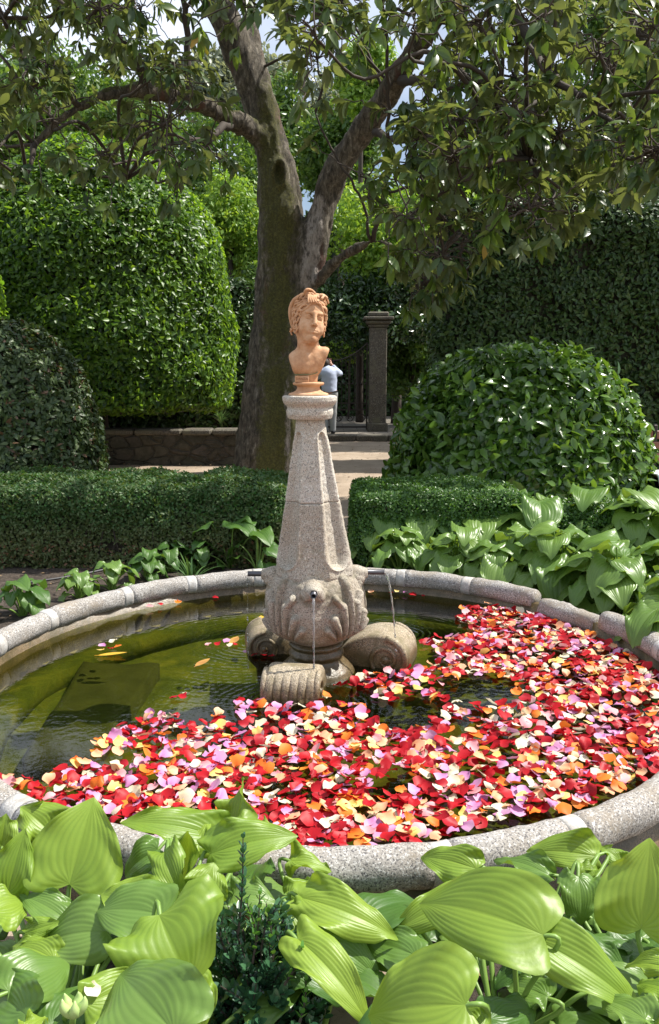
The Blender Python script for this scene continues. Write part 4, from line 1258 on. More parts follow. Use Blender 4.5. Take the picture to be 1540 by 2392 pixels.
def text(name, body, size, loc, mat, parent, rot=(PI / 2, 0, 0), ext=.0008):
    cu = bpy.data.curves.new(name, 'FONT'); cu.body = body; cu.size = size; cu.extrude = ext; cu.align_x = 'CENTER'; cu.align_y = 'CENTER'
    tmp = bpy.data.objects.new(name + '_tmp', cu); COL.objects.link(tmp)
    dg = bpy.context.evaluated_depsgraph_get(); me = bpy.data.meshes.new_from_object(tmp.evaluated_get(dg))
    bpy.data.objects.remove(tmp); bpy.data.curves.remove(cu)
    me.materials.clear(); me.materials.append(mat)
    o = bpy.data.objects.new(name, me); COL.objects.link(o); o.parent = parent; o.location = loc; o.rotation_euler = rot
    return o
text('inscription', 'DANZA', .0165, (-.030, -.0565, .0785), M['etched'], pl)
b = MB(); L0 = np.array(bust.location)
b.tube(spline([L0 + np.array(p) for p in [(-.066, -.035, .097), (-.03, -.0575, .0985), (.004, -.052, .099), (.03, -.040, .103), (.045, -.028, .110)]], 4), .0022, 6)
b.go('mossy_seam', M['moss_line'], bust)
# ------------------------------------------------------------------ rose petals
def pip(x, y, poly):
    poly = np.asarray(poly, float); ins = np.zeros(len(x), bool); j = len(poly) - 1
    for i in range(len(poly)):
        xi, yi = poly[i]; xj, yj = poly[j]
        c = ((yi > y) != (yj > y)) & (x < (xj - xi) * (y - yi) / (yj - yi + 1e-12) + xi)
        ins ^= c; j = i
    return ins
PET_POLY = [(-60, 1806), (40, 1822), (95, 1838), (150, 1800), (165, 1775), (215, 1778), (250, 1800), (330, 1790), (300, 1765), (222, 1770), (225, 1735), (262, 1722), (290, 1695), (350, 1678), (400, 1668),
            (440, 1690), (470, 1700), (500, 1690), (498, 1655), (560, 1640), (640, 1648), (740, 1655), (762, 1612), (830, 1600), (840, 1580), (920, 1570), (985, 1545), (985, 1500), (1110, 1488), (1090, 1460), (1045, 1445), (1060, 1425), (1145, 1420), (1100, 1404), (1012, 1392), (1020, 1372), (1120, 1376),
            (1180, 1395), (1260, 1415), (1300, 1425), (1380, 1470), (1470, 1480), (1560, 1540), (1760, 1620), (1900, 1720), (1760, 1800), (1540, 1800), (1400, 1880), (1200, 1930), (930, 1985), (700, 2000), (280, 1940), (60, 1880), (-60, 1830)]
HOLES = [((1120, 1615), (85, 34), 1.0), ((820, 1632), (60, 22), .75), ((935, 1672), (70, 38), .9), ((960, 1600), (90, 20), .5), ((1240, 1640), (60, 16), .55), ((880, 1560), (70, 14), .8), ((1000, 1660), (60, 22), .45),
         ((1010, 1440), (60, 20), 1.0), ((1080, 1710), (50, 20), .5), ((560, 1700), (60, 12), .4), ((360, 1775), (40, 10), .5), ((1310, 1690), (70, 14), .5), ((1250, 1480), (50, 7), .3)]
def petal_tpl(kind):
    r = random.Random(kind * 7 + 1); n = 7; V = []; rn = []
    bend = r.uniform(.3, 1.5) * (1 if kind % 3 else -1); cup = r.uniform(.15, .5) * (1 if kind % 4 else -1); tw = r.uniform(-.5, .5); wv = r.uniform(.04, .14)
    L = 1.0; W = r.uniform(.85, 1.15)
    for j in range(n):
        v = j / (n - 1); w = W * (.30 + .70 * math.sin(PI * min(1, .12 + .80 * v)) ** .8) * (1 - .35 * max(0, v - .8) / .2)
        for i in range(n):
            u = i / (n - 1) * 2 - 1
            y = L * (v - .5) - .10 * u * u * (v > .8); x = u * w * .5
            z = cup * (x * x) * 1.6 + bend * .28 * (v - .5) ** 2 * 2 + wv * math.sin(u * 4 + v * 5 + kind) * v + tw * x * (v - .5)
            if v > .85: z += .12 * math.sin(u * 3 + kind) 
            V.append((x, y, z)); rn.append(min(1, v * 1.3))
    V = np.array(V); V[:, 2] *= .66; V[:, 2] -= V[:, 2].min()
    F = np.array([(j * n + i, j * n + i + 1, (j + 1) * n + i + 1, (j + 1) * n + i) for j in range(n - 1) for i in range(n - 1)])
    return V, F, np.array(rn)
PT = [petal_tpl(k) for k in range(8)]
names = [p[0] for p in PETALS]; wts = np.array([p[3] for p in PETALS], float); wts /= wts.sum()
def water_ok(xy):
    d = np.hypot(xy[:, 0] - BC[0], xy[:, 1] - BC[1])
    dc = np.hypot(xy[:, 0] - cx_at(WZ), xy[:, 1] - CY)
    return (d < BR - .025) & (dc > .205)
cand = rng.uniform([-1.75, 2.2], [1.75, 5.7], (22000, 2))
cand = cand[water_ok(cand)]
px, py = proj(np.c_[cand, np.full(len(cand), WZ)])
ok = pip(px, py, PET_POLY)
# keep petals out of the scroll feet
for g_, rx_ in (((684, 1632), .17), ((932, 1545), .22), ((598, 1505), .2)):
    c_ = G(g_[0], g_[1] - 12, WZ)[:2]; ok &= np.hypot(cand[:, 0] - c_[0], cand[:, 1] - c_[1]) > rx_
pr_ = rng.random(len(cand)); cover = np.ones(len(cand))
for (hx, hy), (hw, hh), st in HOLES:
    cover *= 1 - min(1, st * 1.35) * np.clip(1.8 - ((px - hx) / hw) ** 2 - ((py - hy) / hh) ** 2, 0, 1)
cl = fnoise(np.c_[cand * 4.2, np.zeros(len(cand))], 1.0, 3, 21)
cover *= np.clip(1.25 + cl * 1.0, .10, 1)
ok &= pr_ < cover
cand = cand[ok]
# thin out to a believable spacing
order = rng.permutation(len(cand)); keep = []
cell = {}
for i in order:
    x, y = cand[i]; k = (int(x / .034), int(y / .034)); bad = 0
    for a in (-1, 0, 1):
        for b_ in (-1, 0, 1):
            for j in cell.get((k[0] + a, k[1] + b_), []):
                if (cand[j][0] - x) ** 2 + (cand[j][1] - y) ** 2 < .0205 ** 2: bad += 1
    if bad == 0: keep.append(i); cell.setdefault(k, []).append(i)
cand = cand[keep]
cand = cand[np.argsort(cand[:, 1])]          # nearest first
NP_ = len(cand); print('petals', NP_)
cidx = rng.choice(len(names), NP_, p=wts)
# shared meshes for the individual petals
PM = {}
SZ = .048
for ci, nm in enumerate(names):
    for k in range(8):
        V, F, r = PT[k]; PM[(ci, k)] = make_mesh('rose_petal', V * SZ, F, M['petal ' + nm], True, {'rnd': r})
def one_petal(x, y, ci, k, s=1.0, z=None, rot=None, tilt=None, label=None, group='rose petals floating in the pool'):
    o = add('rose_petal', PM[(ci, k)], None, (x, y, (WZ + .004 + abs(rng.normal()) * .007) if z is None else z))
    tl = tilt if tilt is not None else rng.normal(size=2) * .24
    rz = rng.uniform(0, 2 * PI) if rot is None else rot
    o.rotation_euler = (float(tl[0]), float(tl[1]), float(rz)); o.scale = (s, s, s)
    o.location.z += .5 * SZ * s * .42 * (abs(math.sin(tl[0])) + abs(math.sin(tl[1])))
    tag(o, label or (names[ci] + ' rose petal floating in the crowded nearest part of the petal drift'), 'petal', group)
    return o
NI = 286
for i in range(NI):
    sz_ = float(rng.uniform(.8, 1.25)); ux, uy = proj([cand[i, 0], cand[i, 1], WZ]); rd_ = BR - math.hypot(cand[i, 0] - BC[0], cand[i, 1] - BC[1])
    wh = [w for lim, w in ((190, 'beside the far left rim'), (400, 'above the lower left hosta'), (535, 'left of the twisted hosta leaf'), (640, 'behind the twisted hosta leaf'), (800, 'behind the tall box sprig'), (950, 'left of the near mortar joint'), (1090, 'behind the near mortar joint'), (1230, 'between the two near mortar joints'), (1370, 'behind the right near mortar joint'), (9999, 'inside the right rim')) if ux < lim][0]
    hw = 'against the rim' if rd_ < .09 else 'just off the rim' if rd_ < .19 else 'a hand from the rim' if rd_ < .3 else 'farther in'
    one_petal(cand[i, 0], cand[i, 1], int(cidx[i]), int(rng.integers(8)), sz_, label='%s %s petal %s, %s' % ('small' if sz_ < .90 else 'smallish' if sz_ < .98 else 'mid-sized' if sz_ < 1.07 else 'large' if sz_ < 1.16 else 'very large', names[cidx[i]], wh, hw))
# the rest, farther off: one mass
V_ = []; F_ = []; R_ = []; MI = []; base = 0
for i in range(NI, NP_):
    V, F, r = PT[int(rng.integers(8))]; s = SZ * rng.uniform(.8, 1.2)
    e = Matrix.Rotation(rng.uniform(0, 2 * PI), 3, 'Z') @ Matrix.Rotation(rng.normal() * .30, 3, 'X') @ Matrix.Rotation(rng.normal() * .30, 3, 'Y')
    v = (V - np.array([0, 0, 0])) @ np.array(e).T * s
    v[:, 2] -= v[:, 2].min(); v += np.array([cand[i, 0], cand[i, 1], WZ + .003 + abs(rng.normal()) * .006])
    V_.append(v); F_.append(F + base); R_.append(r); MI += [int(cidx[i])] * len(F); base += len(v)
tag(mk('petal_drift', np.concatenate(V_), np.concatenate(F_), [M['petal ' + n_] for n_ in names], None, True, {'rnd': np.concatenate(R_)}, MI), kind='stuff')
# single petals and small groups out on the open green water, each a thing
def at_px(px, py, z=WZ): g = G(px, py, z); return float(g[0]), float(g[1])
LONE = [(400, 1397, 3, 'orange rose petal alone by the back rim left of the column', 1.1), (490, 1382, 1, 'dark red rose petal by the back rim nearest the left spout', .9),
        (364, 1409, 0, 'crimson rose petal right of a pink-red one below the second mortar joint', .8), (334, 1412, 7, 'pink-red rose petal touching the back rim at left', .9),
        (875, 1364, 4, 'peach rose petal alone beside the right spout pipe', .9), (921, 1371, 0, 'small crimson petal at left end of the row behind the right jet', .7), (940, 1366, 6, 'yellow petal in the row along the back rim right of the column', .8),
        (958, 1371, 2, 'lilac petal in the row along the back rim right of the column', .8), (978, 1372, 0, 'broad crimson petal ending the row along the back rim', 1.1), (1003, 1376, 1, 'tiny dark red petal between the row and the drift by the back rim', .6)]
for x, y, ci, lb, s in LONE:
    gx, gy = at_px(x, y + 6)
    v = np.array([gx, gy]) - BC; L = np.linalg.norm(v)
    if L > BR - .03: v *= (BR - .03) / L
    one_petal(BC[0] + v[0], BC[1] + v[1], ci, int(rng.integers(8)), s, tilt=(.1, .1), label=lb, group='stray petals on open water')
def clump(cx, cy, items, where):
    for k, (dx, dy, ci, s, zz) in enumerate(items):
        x, y = at_px(cx + dx, cy + dy)
        one_petal(x, y, ci, (k * 3 + 1) % 8, s, z=WZ + zz, tilt=(.25 * math.sin(k * 2), .2 * math.cos(k)), label='%s %s' % (names[ci] + ' petal', where[k]), group='stray petals on open water')
clump(258, 1524, [(-18, -6, 2, .9, .022), (8, -16, 5, .95, .024), (18, -2, 3, .9, .026), (-22, 4, 6, .8, .02), (0, 0, 0, .7, .018)],
      ['on the left of the pile on the yellow leaf', 'on top of the pile riding the yellow leaf', 'on the right of the pile on the yellow leaf', 'at the near left of the pile on the yellow leaf', 'low in the middle of the pile on the yellow leaf'])
clump(420, 1632, [(-14, 2, 1, .8, .006), (8, 0, 0, .9, .010), (12, -6, 5, .5, .014)], ['on the left of the lone red pair in green water', 'on the right of the lone red pair in green water', 'sliver behind the lone red pair'])
clump(515, 1507, [(-28, 2, 7, .9, .005), (-6, 0, 0, .8, .006), (14, -4, 2, .9, .012), (22, 4, 5, .7, .008), (34, 2, 0, .6, .006)], ['at the left end of the row by the left scroll foot', 'second in the row by the left scroll foot', 'standing in the row by the left scroll foot', 'low in the row by the left scroll foot', 'touching the left scroll foot'])
clump(590, 1530, [(-14, -4, 2, .8, .005), (6, 3, 1, .9, .006), (26, 4, 0, .8, .006), (44, 6, 1, .8, .005)], ['in the shaded string below the left scroll foot', 'leading the shaded string below the left scroll foot', 'in the shaded string between scroll foot and column', 'ending the shaded string beside the column base'])
# fallen tree leaves on the water
M['yellow_leaf'] = leaf_mat('fallen_yellow_leaf', (.62, .36, .03), (.70, .42, .05), .45, .2)
M['brown_leaf'] = leaf_mat('fallen_brown_leaf', (.34, .15, .04), (.55, .32, .06), .6, .15)
def flat_leaf(px_, py_, L, ang, mat, label, wd=.2, z=WZ + .006):
    V, F = tpl_leaf(wd, (0, .12, .3, .5, .7, .88, 1), (.05, .55, .95, 1, .8, .4, .02), .25, -.10)
    c, s = math.cos(ang), math.sin(ang); V = (V - np.array([0, .5, 0])) * L
    V = np.c_[V[:, 0] * c - V[:, 1] * s, V[:, 0] * s + V[:, 1] * c, V[:, 2]]
    x, y = at_px(px_, py_)
    V = V + np.array([x, y, z])
    o = mk('fallen_leaf', V, F, mat, None, True, {'rnd': rng.random(len(V))})
    b = MB(); q = V[[1, 4]]; b.tube([q[0] - (q[1] - q[0]) * .8, q[0], q[1]], [.0015, .002, .001], 5); b.go('leaf_stalk', mat, o)
    return tag(o, label, 'leaf')
flat_leaf(263, 1533, .16, math.radians(-88), M['yellow_leaf'], 'long yellow leaf floating at left with a small pile of petals on it', .13)
flat_leaf(474, 1552, .11, math.radians(-35), M['brown_leaf'], 'yellow and brown leaf floating alone left of the column')
flat_leaf(612, 1449, .10, math.radians(10), M['yellow_leaf'], 'yellow leaf leaning behind the left scroll foot', .22)
flat_leaf(548, 1500, .11, math.radians(-15), M['brown_leaf'], 'yellow brown leaf lying against the left scroll foot', .24)
# ------------------------------------------------------------------ hostas
HM = spline([(0, 0), (.13, -.085), (.29, -.135), (.42, -.075), (.485, .07), (.50, .22), (.465, .40), (.385, .58), (.27, .745), (.135, .885), (.045, .965), (0, 1.0)], 8)
def hosta_grid(L, W, nv=7, nt=22, ns=31, bend=.9, cup=.25, wave=.015, seed=0, vamp=.004, lobe=.2, twist=0):
    """heart-shaped leaf: every vein leaves the stalk, swings out beside the margin and closes on the tip"""
    nt = max(nt, 20)
    r = random.Random(seed); p1, p2 = r.uniform(0, 6), r.uniform(0, 6); f1 = r.uniform(1.8, 3.0)
    t = np.linspace(0, 1, nt) ** .92; s = np.linspace(-1, 1, ns); T, S = np.meshgrid(t, s, indexing='ij')
    A = np.abs(S); q = np.linspace(0, 1, len(HM)); mx = np.interp(T, q, HM[:, 0]); my = np.interp(T, q, HM[:, 1])
    my = np.where(my < 0, my * lobe / .2, my)
    asym = 1 + .08 * math.sin(seed * 1.7) * np.sign(S)
    w = mx * W * asym
    x = S * w; k = A ** 1.7
    arc = L * ((1 - k) * T + k * my)
    b = bend; tt = arc / L
    y = L * np.sin(b * tt) / b
    z = -L * (1 - np.cos(b * tt)) / b * np.where(tt < 0, .4, 1)
    hw = np.abs(x) 
    z = z + cup * hw * (1 - .4 * T) * (1 - .55 * A ** 3)
    vein = (.5 + .5 * np.cos(2 * PI * nv * A ** .92)) ** 3
    fade = np.clip(mx * 3.2, 0, 1)
    vein = vein * fade * np.clip(A * 6, 0, 1)
    mid = np.exp(-(A / .05) ** 2) * (1 - T * .6)
    z = z - vamp * vein - vamp * 1.5 * mid * fade
    z = z + vamp * .55 * np.sin(T * 11 + 3 * np.sin(S * 5 + seed)) * np.sin(A * PI) * fade
    z = z + wave * 1.3 * np.sin(2 * PI * f1 * T + np.where(S > 0, p1, p2)) * A ** 3 * fade + wave * .5 * np.sin(2 * PI * f1 * 2.3 * T + p2 * S) * A ** 3 * fade
    a = twist * T; z = z + x * np.sin(a); x = x * np.cos(a)
    V = np.stack([x, y, z], -1).reshape(-1, 3)
    i, j = np.meshgrid(np.arange(nt - 1), np.arange(ns - 1), indexing='ij'); k = (i * ns + j).ravel()
    F = np.stack([k, k + 1, k + ns + 1, k + ns], 1)
    return V, F, np.clip(vein, 0, 1).ravel(), np.array([0, L * math.sin(b) / b, -L * (1 - math.cos(b)) / b])
def stalk_tube(pts, r0, r1, n=7):
    b = MB(); p = spline(pts, 5); b.tube(p, np.linspace(r0, r1, len(p)), n)
    return np.concatenate(b.V), b.F
def leaf_obj(parent, B, T, W, hint=(0, -.35, 1), bend=.9, cup=.25, wave=.012, root=None, mat='hosta', seed=0, nv=7, nt=26, ns=57, vamp=.0012, label=None, lobe=.18, twist=0):
    B = np.array(B, float); T = np.array(T, float); ch = np.linalg.norm(T - B)
    L = ch * (bend / 2) / math.sin(bend / 2)
    V, F, vn, tip = hosta_grid(L, W, nv, nt, ns, bend, cup, wave, seed, vamp, lobe, twist)
    cy = tip / np.linalg.norm(tip); cx = np.array([1., 0, 0]); cz = np.cross(cx, cy)
    wy = (T - B) / ch; h = np.array(hint, float); wz = h - wy * (h @ wy); wz /= np.linalg.norm(wz); wx = np.cross(wy, wz)
    R = np.outer(wx, cx) + np.outer(wy, cy) + np.outer(wz, cz)
    V = V @ R.T + B
    mats = [M[mat], M['stalk']]; Fl = [tuple(f) for f in F]; mi = [0] * len(Fl); vv = list(vn)
    if root is not None:
        root = np.array(root, float); out = -(R @ np.array([0, 1., 0])) 
        mid = B * .45 + root * .55 + np.array([0, 0, .12 * np.linalg.norm(B - root)]) 
        SV, SF = stalk_tube([root, mid, B + out * .03 - wz * .012, B + wy * .01 - wz * .002], .0075, .0045)
        n0 = len(V); V = np.vstack([V, SV]); Fl += [tuple(i + n0 for i in f) for f in SF]; mi += [1] * len(SF); vv += [0] * len(SV)
    o = mk('leaf', V, Fl, mats, parent, True, {'vein': vv}, mi)
    if label: o['label'] = label
    return o
def leaf_proto(L, W, bend, seed, mat, stalk_to, cup=.25, hint_up=1.0, nt=16, ns=41, nv=7, wave=.012, pitch=0.0, vamp=.0028):
    """leaf whose stalk starts at the plant's centre and runs out along +X; baked in plant space"""
    V, F, vn, tip = hosta_grid(L, W, nv, nt, ns, bend, cup, wave, seed, vamp)
    c, s = math.cos(pitch), math.sin(pitch)
    V = np.c_[V[:, 0], V[:, 1] * c - V[:, 2] * s, V[:, 1] * s + V[:, 2] * c]
    V = np.c_[V[:, 1], -V[:, 0], V[:, 2]] + np.array(stalk_to)
    S0 = np.array([.01, 0, 0]); S1 = np.array(stalk_to, float)
    SV, SF = stalk_tube([S0, S0 * .4 + S1 * .6 * np.array([.75, 1, 1.1]), S1], .007, .0045, 6)
    n0 = len(V); Fl = [tuple(f) for f in F] + [tuple(i + n0 for i in f) for f in SF]
    return make_mesh('leaf', np.vstack([V, SV]), Fl, [M[mat], M['stalk']], True, {'vein': np.r_[vn, np.zeros(len(SV))]}, [0] * len(F) + [1] * len(SF))
LP = {}
def protos(mat, scale):
    key = (mat, round(scale, 2))
    if key not in LP:
        lst = []; r = random.Random(11)
        for ring, (rad_, h_, pit, n_) in enumerate([(.06, .44, .05, 3), (.14, .39, -.25, 4), (.21, .29, -.5, 4), (.25, .17, -.6, 3)]):
            for k in range(n_):
                L = r.uniform(.25, .33) * scale
                lst.append((ring, leaf_proto(L, L * r.uniform(.76, .92), r.uniform(.8, 1.4), r.randrange(99), mat, (rad_ * scale * r.uniform(.85, 1.15), 0, h_ * scale * r.uniform(.88, 1.12)), cup=r.uniform(.15, .4), pitch=pit + r.uniform(-.2, .2), wave=.018 * scale, vamp=.0036 * scale)))
        LP[key] = lst
    return LP[key]
def hosta_plant(x, y, label, scale=1.0, n=20, mat='hosta_back', group='hostas planted round the basin', az0=0, spread=2 * PI, seed=0, z=.02, flat=1.0):
    t = thing('hosta_plant', label, 'hosta', (x, y, z), group)
    r = random.Random(seed); pl = protos(mat, scale)
    n = int(n * 1.75); per = {0: .18, 1: .30, 2: .32, 3: .22}
    for ring in range(4):
        cand_ = [m for g_, m in pl if g_ == ring]; k = max(2, int(n * per[ring])); off = r.uniform(0, 6)
        for i in range(k):
            o = add('leaf', r.choice(cand_), t)
            a = az0 + off + (i + r.uniform(-.25, .25)) / k * spread
            o.rotation_euler = (r.uniform(-.18, .18), r.uniform(-.12, .12), a)
            s = r.uniform(.85, 1.12); o.scale = (s, s, s * flat * r.uniform(.9, 1.1))
    return t
# right bed behind the basin
RB = [(895, 1255, .95, 16, 'hosta at the left end of the right bed beside the box hedge corner'), (985, 1232, 1.2, 20, 'large hosta in front of the right box hedge near its left end'),
      (1110, 1238, 1.25, 22, 'hosta filling the middle of the right bed behind the petals'), (935, 1305, .72, 14, 'smaller hosta against the back rim right of the column'),
      (1060, 1318, .85, 16, 'hosta leaning over the back rim by the mortar joint'), (1235, 1248, 1.25, 22, 'big hosta below the gap between the two right box hedges'), (1170, 1330, .95, 17, 'hosta spilling over the rim right of the mortar joint'),
      (1370, 1255, 1.15, 22, 'big sunlit hosta below the dome'), (1490, 1275, 1.2, 22, 'big sunlit hosta at the right edge near the bench'), (1305, 1345, 1.0, 18, 'hosta with broad drooping leaves over the sunken rim stone'),
      (1430, 1390, 1.0, 18, 'hosta behind the rim stone with the rounded end'), (1560, 1400, 1.0, 18, 'hosta cut by the right edge behind the rim'), (1600, 1500, 1.0, 16, 'hosta mostly hidden past the right rim')]
for i, (px_, py_, s, n_, lb) in enumerate(RB):
    g_ = G(px_, py_ + 62 * s, .0)
    v = g_[:2] - BC; L_ = np.linalg.norm(v)
    if L_ < BR + .30: v *= (BR + .30) / L_
    hosta_plant(BC[0] + v[0], BC[1] + v[1], lb, s, n_, 'hosta_back', seed=i + 3)
# small shaded plants behind the left rim
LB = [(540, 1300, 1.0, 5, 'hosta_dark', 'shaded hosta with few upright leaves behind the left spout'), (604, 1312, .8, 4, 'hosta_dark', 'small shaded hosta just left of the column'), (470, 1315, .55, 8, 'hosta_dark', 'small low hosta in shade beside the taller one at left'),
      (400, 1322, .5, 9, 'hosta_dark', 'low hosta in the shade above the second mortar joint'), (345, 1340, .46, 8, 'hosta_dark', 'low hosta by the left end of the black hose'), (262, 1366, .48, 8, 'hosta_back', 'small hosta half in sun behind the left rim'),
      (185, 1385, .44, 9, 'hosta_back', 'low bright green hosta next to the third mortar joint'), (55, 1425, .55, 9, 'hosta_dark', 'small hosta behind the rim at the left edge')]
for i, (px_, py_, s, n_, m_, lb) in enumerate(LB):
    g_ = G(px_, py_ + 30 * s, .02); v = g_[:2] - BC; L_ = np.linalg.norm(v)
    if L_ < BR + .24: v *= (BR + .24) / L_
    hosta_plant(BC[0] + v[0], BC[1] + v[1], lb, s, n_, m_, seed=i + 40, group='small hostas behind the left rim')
# foreground: leaves placed one by one
def c4(x, y): return x / 1.9969, y / 1.9969 + 1809.3
def c5(x, y): return x / 1.8596 + 711.9, y / 1.8596 + 1720.4
def W_of(px_, B, T):
    m = (np.array(B) + np.array(T)) / 2; dep = m[1] * math.cos(PITCH) + (CAMZ - m[2]) * math.sin(PITCH); return px_ / FPX * dep
def fg(parent, cf, b, zb_, t, zt_, wpx, root, k=1.9969, **kw):
    B = G(*cf(*b), zb_); T = G(*cf(*t), zt_)
    return leaf_obj(parent, B, T, W_of(wpx / k, B, T), root=root, **kw)
A = thing('hosta_plant', 'large bright hosta filling the lower left corner in front of the basin', 'hosta', (-.62, 1.62, 0), 'hostas in the foreground')
ra = (-.60, 1.60, .02); rb = (-.42, 1.52, .02)
Ls = [  # base, z, tip, z, width, options
    ((240, 275), .37, (95, 150), .43, 220, dict(bend=.9, hint=(-.2, -.5, 1), cup=.4, wave=.03)),
    ((325, 512), .40, (440, 105), .56, 450, dict(bend=.45, hint=(.05, -1, .7), cup=.18, lobe=.20, wave=.014)),
    ((35, 560), .38, (120, 250), .52, 215, dict(bend=.5, hint=(.2, -1, .7))),
    ((10, 330), .38, (30, 180), .46, 150, dict(bend=.6, hint=(.2, -1, .7))),
    ((-40, 640), .40, (120, 600), .36, 240, dict(bend=.9, hint=(.4, -.3, 1))),
    ((330, 690), .34, (90, 560), .38, 190, dict(bend=.7, mat='hosta_back')),
    ((120, 740), .34, (290, 690), .36, 110, dict(bend=.7, hint=(0, -.8, 1))),
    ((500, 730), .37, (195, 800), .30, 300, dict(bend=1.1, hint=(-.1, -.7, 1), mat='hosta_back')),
    ((40, 1010), .40, (325, 885), .36, 300, dict(bend=.9, hint=(.1, -.6, 1), mat='hosta_back')),
    ((120, 1120), .40, (10, 1000), .34, 320, dict(bend=.9, hint=(-.1, -.8, .8), mat='hosta_back')),
    ((130, 1190), .46, (220, 1135), .44, 110, dict(bend=.9)),
    ((395, 1072), .40, (692, 972), .34, 225, dict(bend=1.3, hint=(.0, -.9, .8), lobe=.05)),
    ((250, 860), .33, (60, 800), .32, 170, dict(bend=.9)),
    ((820, 1210), .44, (560, 930), .42, 520, dict(bend=.8, hint=(.1, -.8, .8), mat='hosta_back')),
    ((240, 1170), .36, (420, 1000), .33, 260, dict(bend=.9, mat='hosta_dark')),
]
for i, (b_, z1, t_, z2, w_, kw) in enumerate(Ls):
    fg(A, c4, b_, z1, t_, z2, w_, ra, seed=i + 1, **kw)
Bp = thing('hosta_plant', 'large bright hosta in the middle foreground with a broad drooping leaf pointing at the viewer', 'hosta', (-.33, 1.62, 0), 'hostas in the foreground')
Ls = [
    ((742, 655), .47, (895, 1003), .36, 570, dict(bend=1.25, hint=(.02, -.85, 1), cup=.30, lobe=.10, wave=.02)),
    ((760, 655), .42, (450, 640), .40, 330, dict(bend=.8, hint=(-.1, -.5, 1), mat='hosta_back')),
    ((700, 640), .40, (470, 560), .42, 260, dict(bend=.8, hint=(.05, -.8, 1))),
    ((1010, 290), .38, (560, 225), .44, 235, dict(bend=.8, hint=(0, -.6, 1), wave=.02)),
    ((985, 370), .42, (1392, 288), .44, 235, dict(bend=.9, hint=(.05, -.8, 1), wave=.012)),
    ((1085, 255), .38, (1135, 12), .50, 150, dict(bend=-.5, hint=(-.8, -.7, .3), cup=.6, wave=.03)),
    ((1190, 235), .36, (1265, 275), .38, 90, dict(bend=1.2, hint=(.2, -.6, 1))),
    ((735, 350), .42, (585, 480), .34, 165, dict(bend=1.3, hint=(-.4, -.8, .7), mat='hosta_back', cup=.5)),
    ((770, 360), .44, (870, 600), .36, 175, dict(bend=1.5, hint=(-.1, -1, .5), cup=.6)),
    ((835, 450), .36, (880, 262), .50, 150, dict(bend=-.6, hint=(-.5, -1, .3), cup=.7)),
    ((940, 560), .37, (1000, 410), .42, 220, dict(bend=.7, hint=(.2, -.9, .6))),
    ((690, 570), .36, (820, 530), .36, 110, dict(bend=.8)),
    ((940, 500), .38, (1000, 590), .30, 70, dict(bend=1.3, cup=.5)),
    ((1090, 560), .36, (1290, 600), .34, 200, dict(bend=.9, mat='hosta_back')),
    ((900, 960), .36, (940, 1200), .26, 200, dict(bend=1.0, hint=(.5, -1, .5))),
    ((850, 330), .38, (980, 190), .42, 200, dict(bend=.8, hint=(0, -.6, 1))),
]
for i, (b_, z1, t_, z2, w_, kw) in enumerate(Ls):
    fg(Bp, c4, b_, z1, t_, z2, w_, rb if i != 5 else (-.25, 1.8, .02), seed=i + 21, **kw)
C_ = thing('hosta_plant', 'hosta right of the box sprig with long leaves trailing down over the sand', 'hosta', (-.02, 1.85, 0), 'hostas in the foreground')
rc = (-.03, 1.78, .02); k5 = 1.8596
Ls = [
    ((-60, 540), .36, (118, 590), .33, 120, dict(bend=1.0, wave=.025)),
    ((-20, 700), .38, (408, 885), .30, 230, dict(bend=1.0, hint=(.1, -.7, 1), wave=.02)),
    ((-60, 760), .36, (60, 930), .28, 190, dict(bend=1.1, hint=(-.1, -.8, 1))),
    ((60, 855), .32, (335, 1068), .22, 200, dict(bend=.9, hint=(.1, -.8, 1), mat='hosta_back')),
    ((-30, 880), .40, (284, 1262), .28, 215, dict(bend=1.1, hint=(.5, -.9, .8), cup=.5)),
    ((-60, 1000), .30, (190, 1170), .22, 150, dict(bend=.9, mat='hosta_dark')),
    ((20, 790), .33, (130, 765), .33, 90, dict(bend=1.0, cup=.6, mat='hosta_back')),
    ((-60, 690), .34, (60, 640), .34, 130, dict(bend=.9)),
]
for i, (b_, z1, t_, z2, w_, kw) in enumerate(Ls):
    fg(C_, c5, b_, z1, t_, z2, w_, rc, k5, seed=i + 51, **kw)
D_ = thing('hosta_plant', 'large glossy hosta on the right foreground with wet broad leaves', 'hosta', (.42, 1.70, 0), 'hostas in the foreground')
rd = (.40, 1.66, .02)
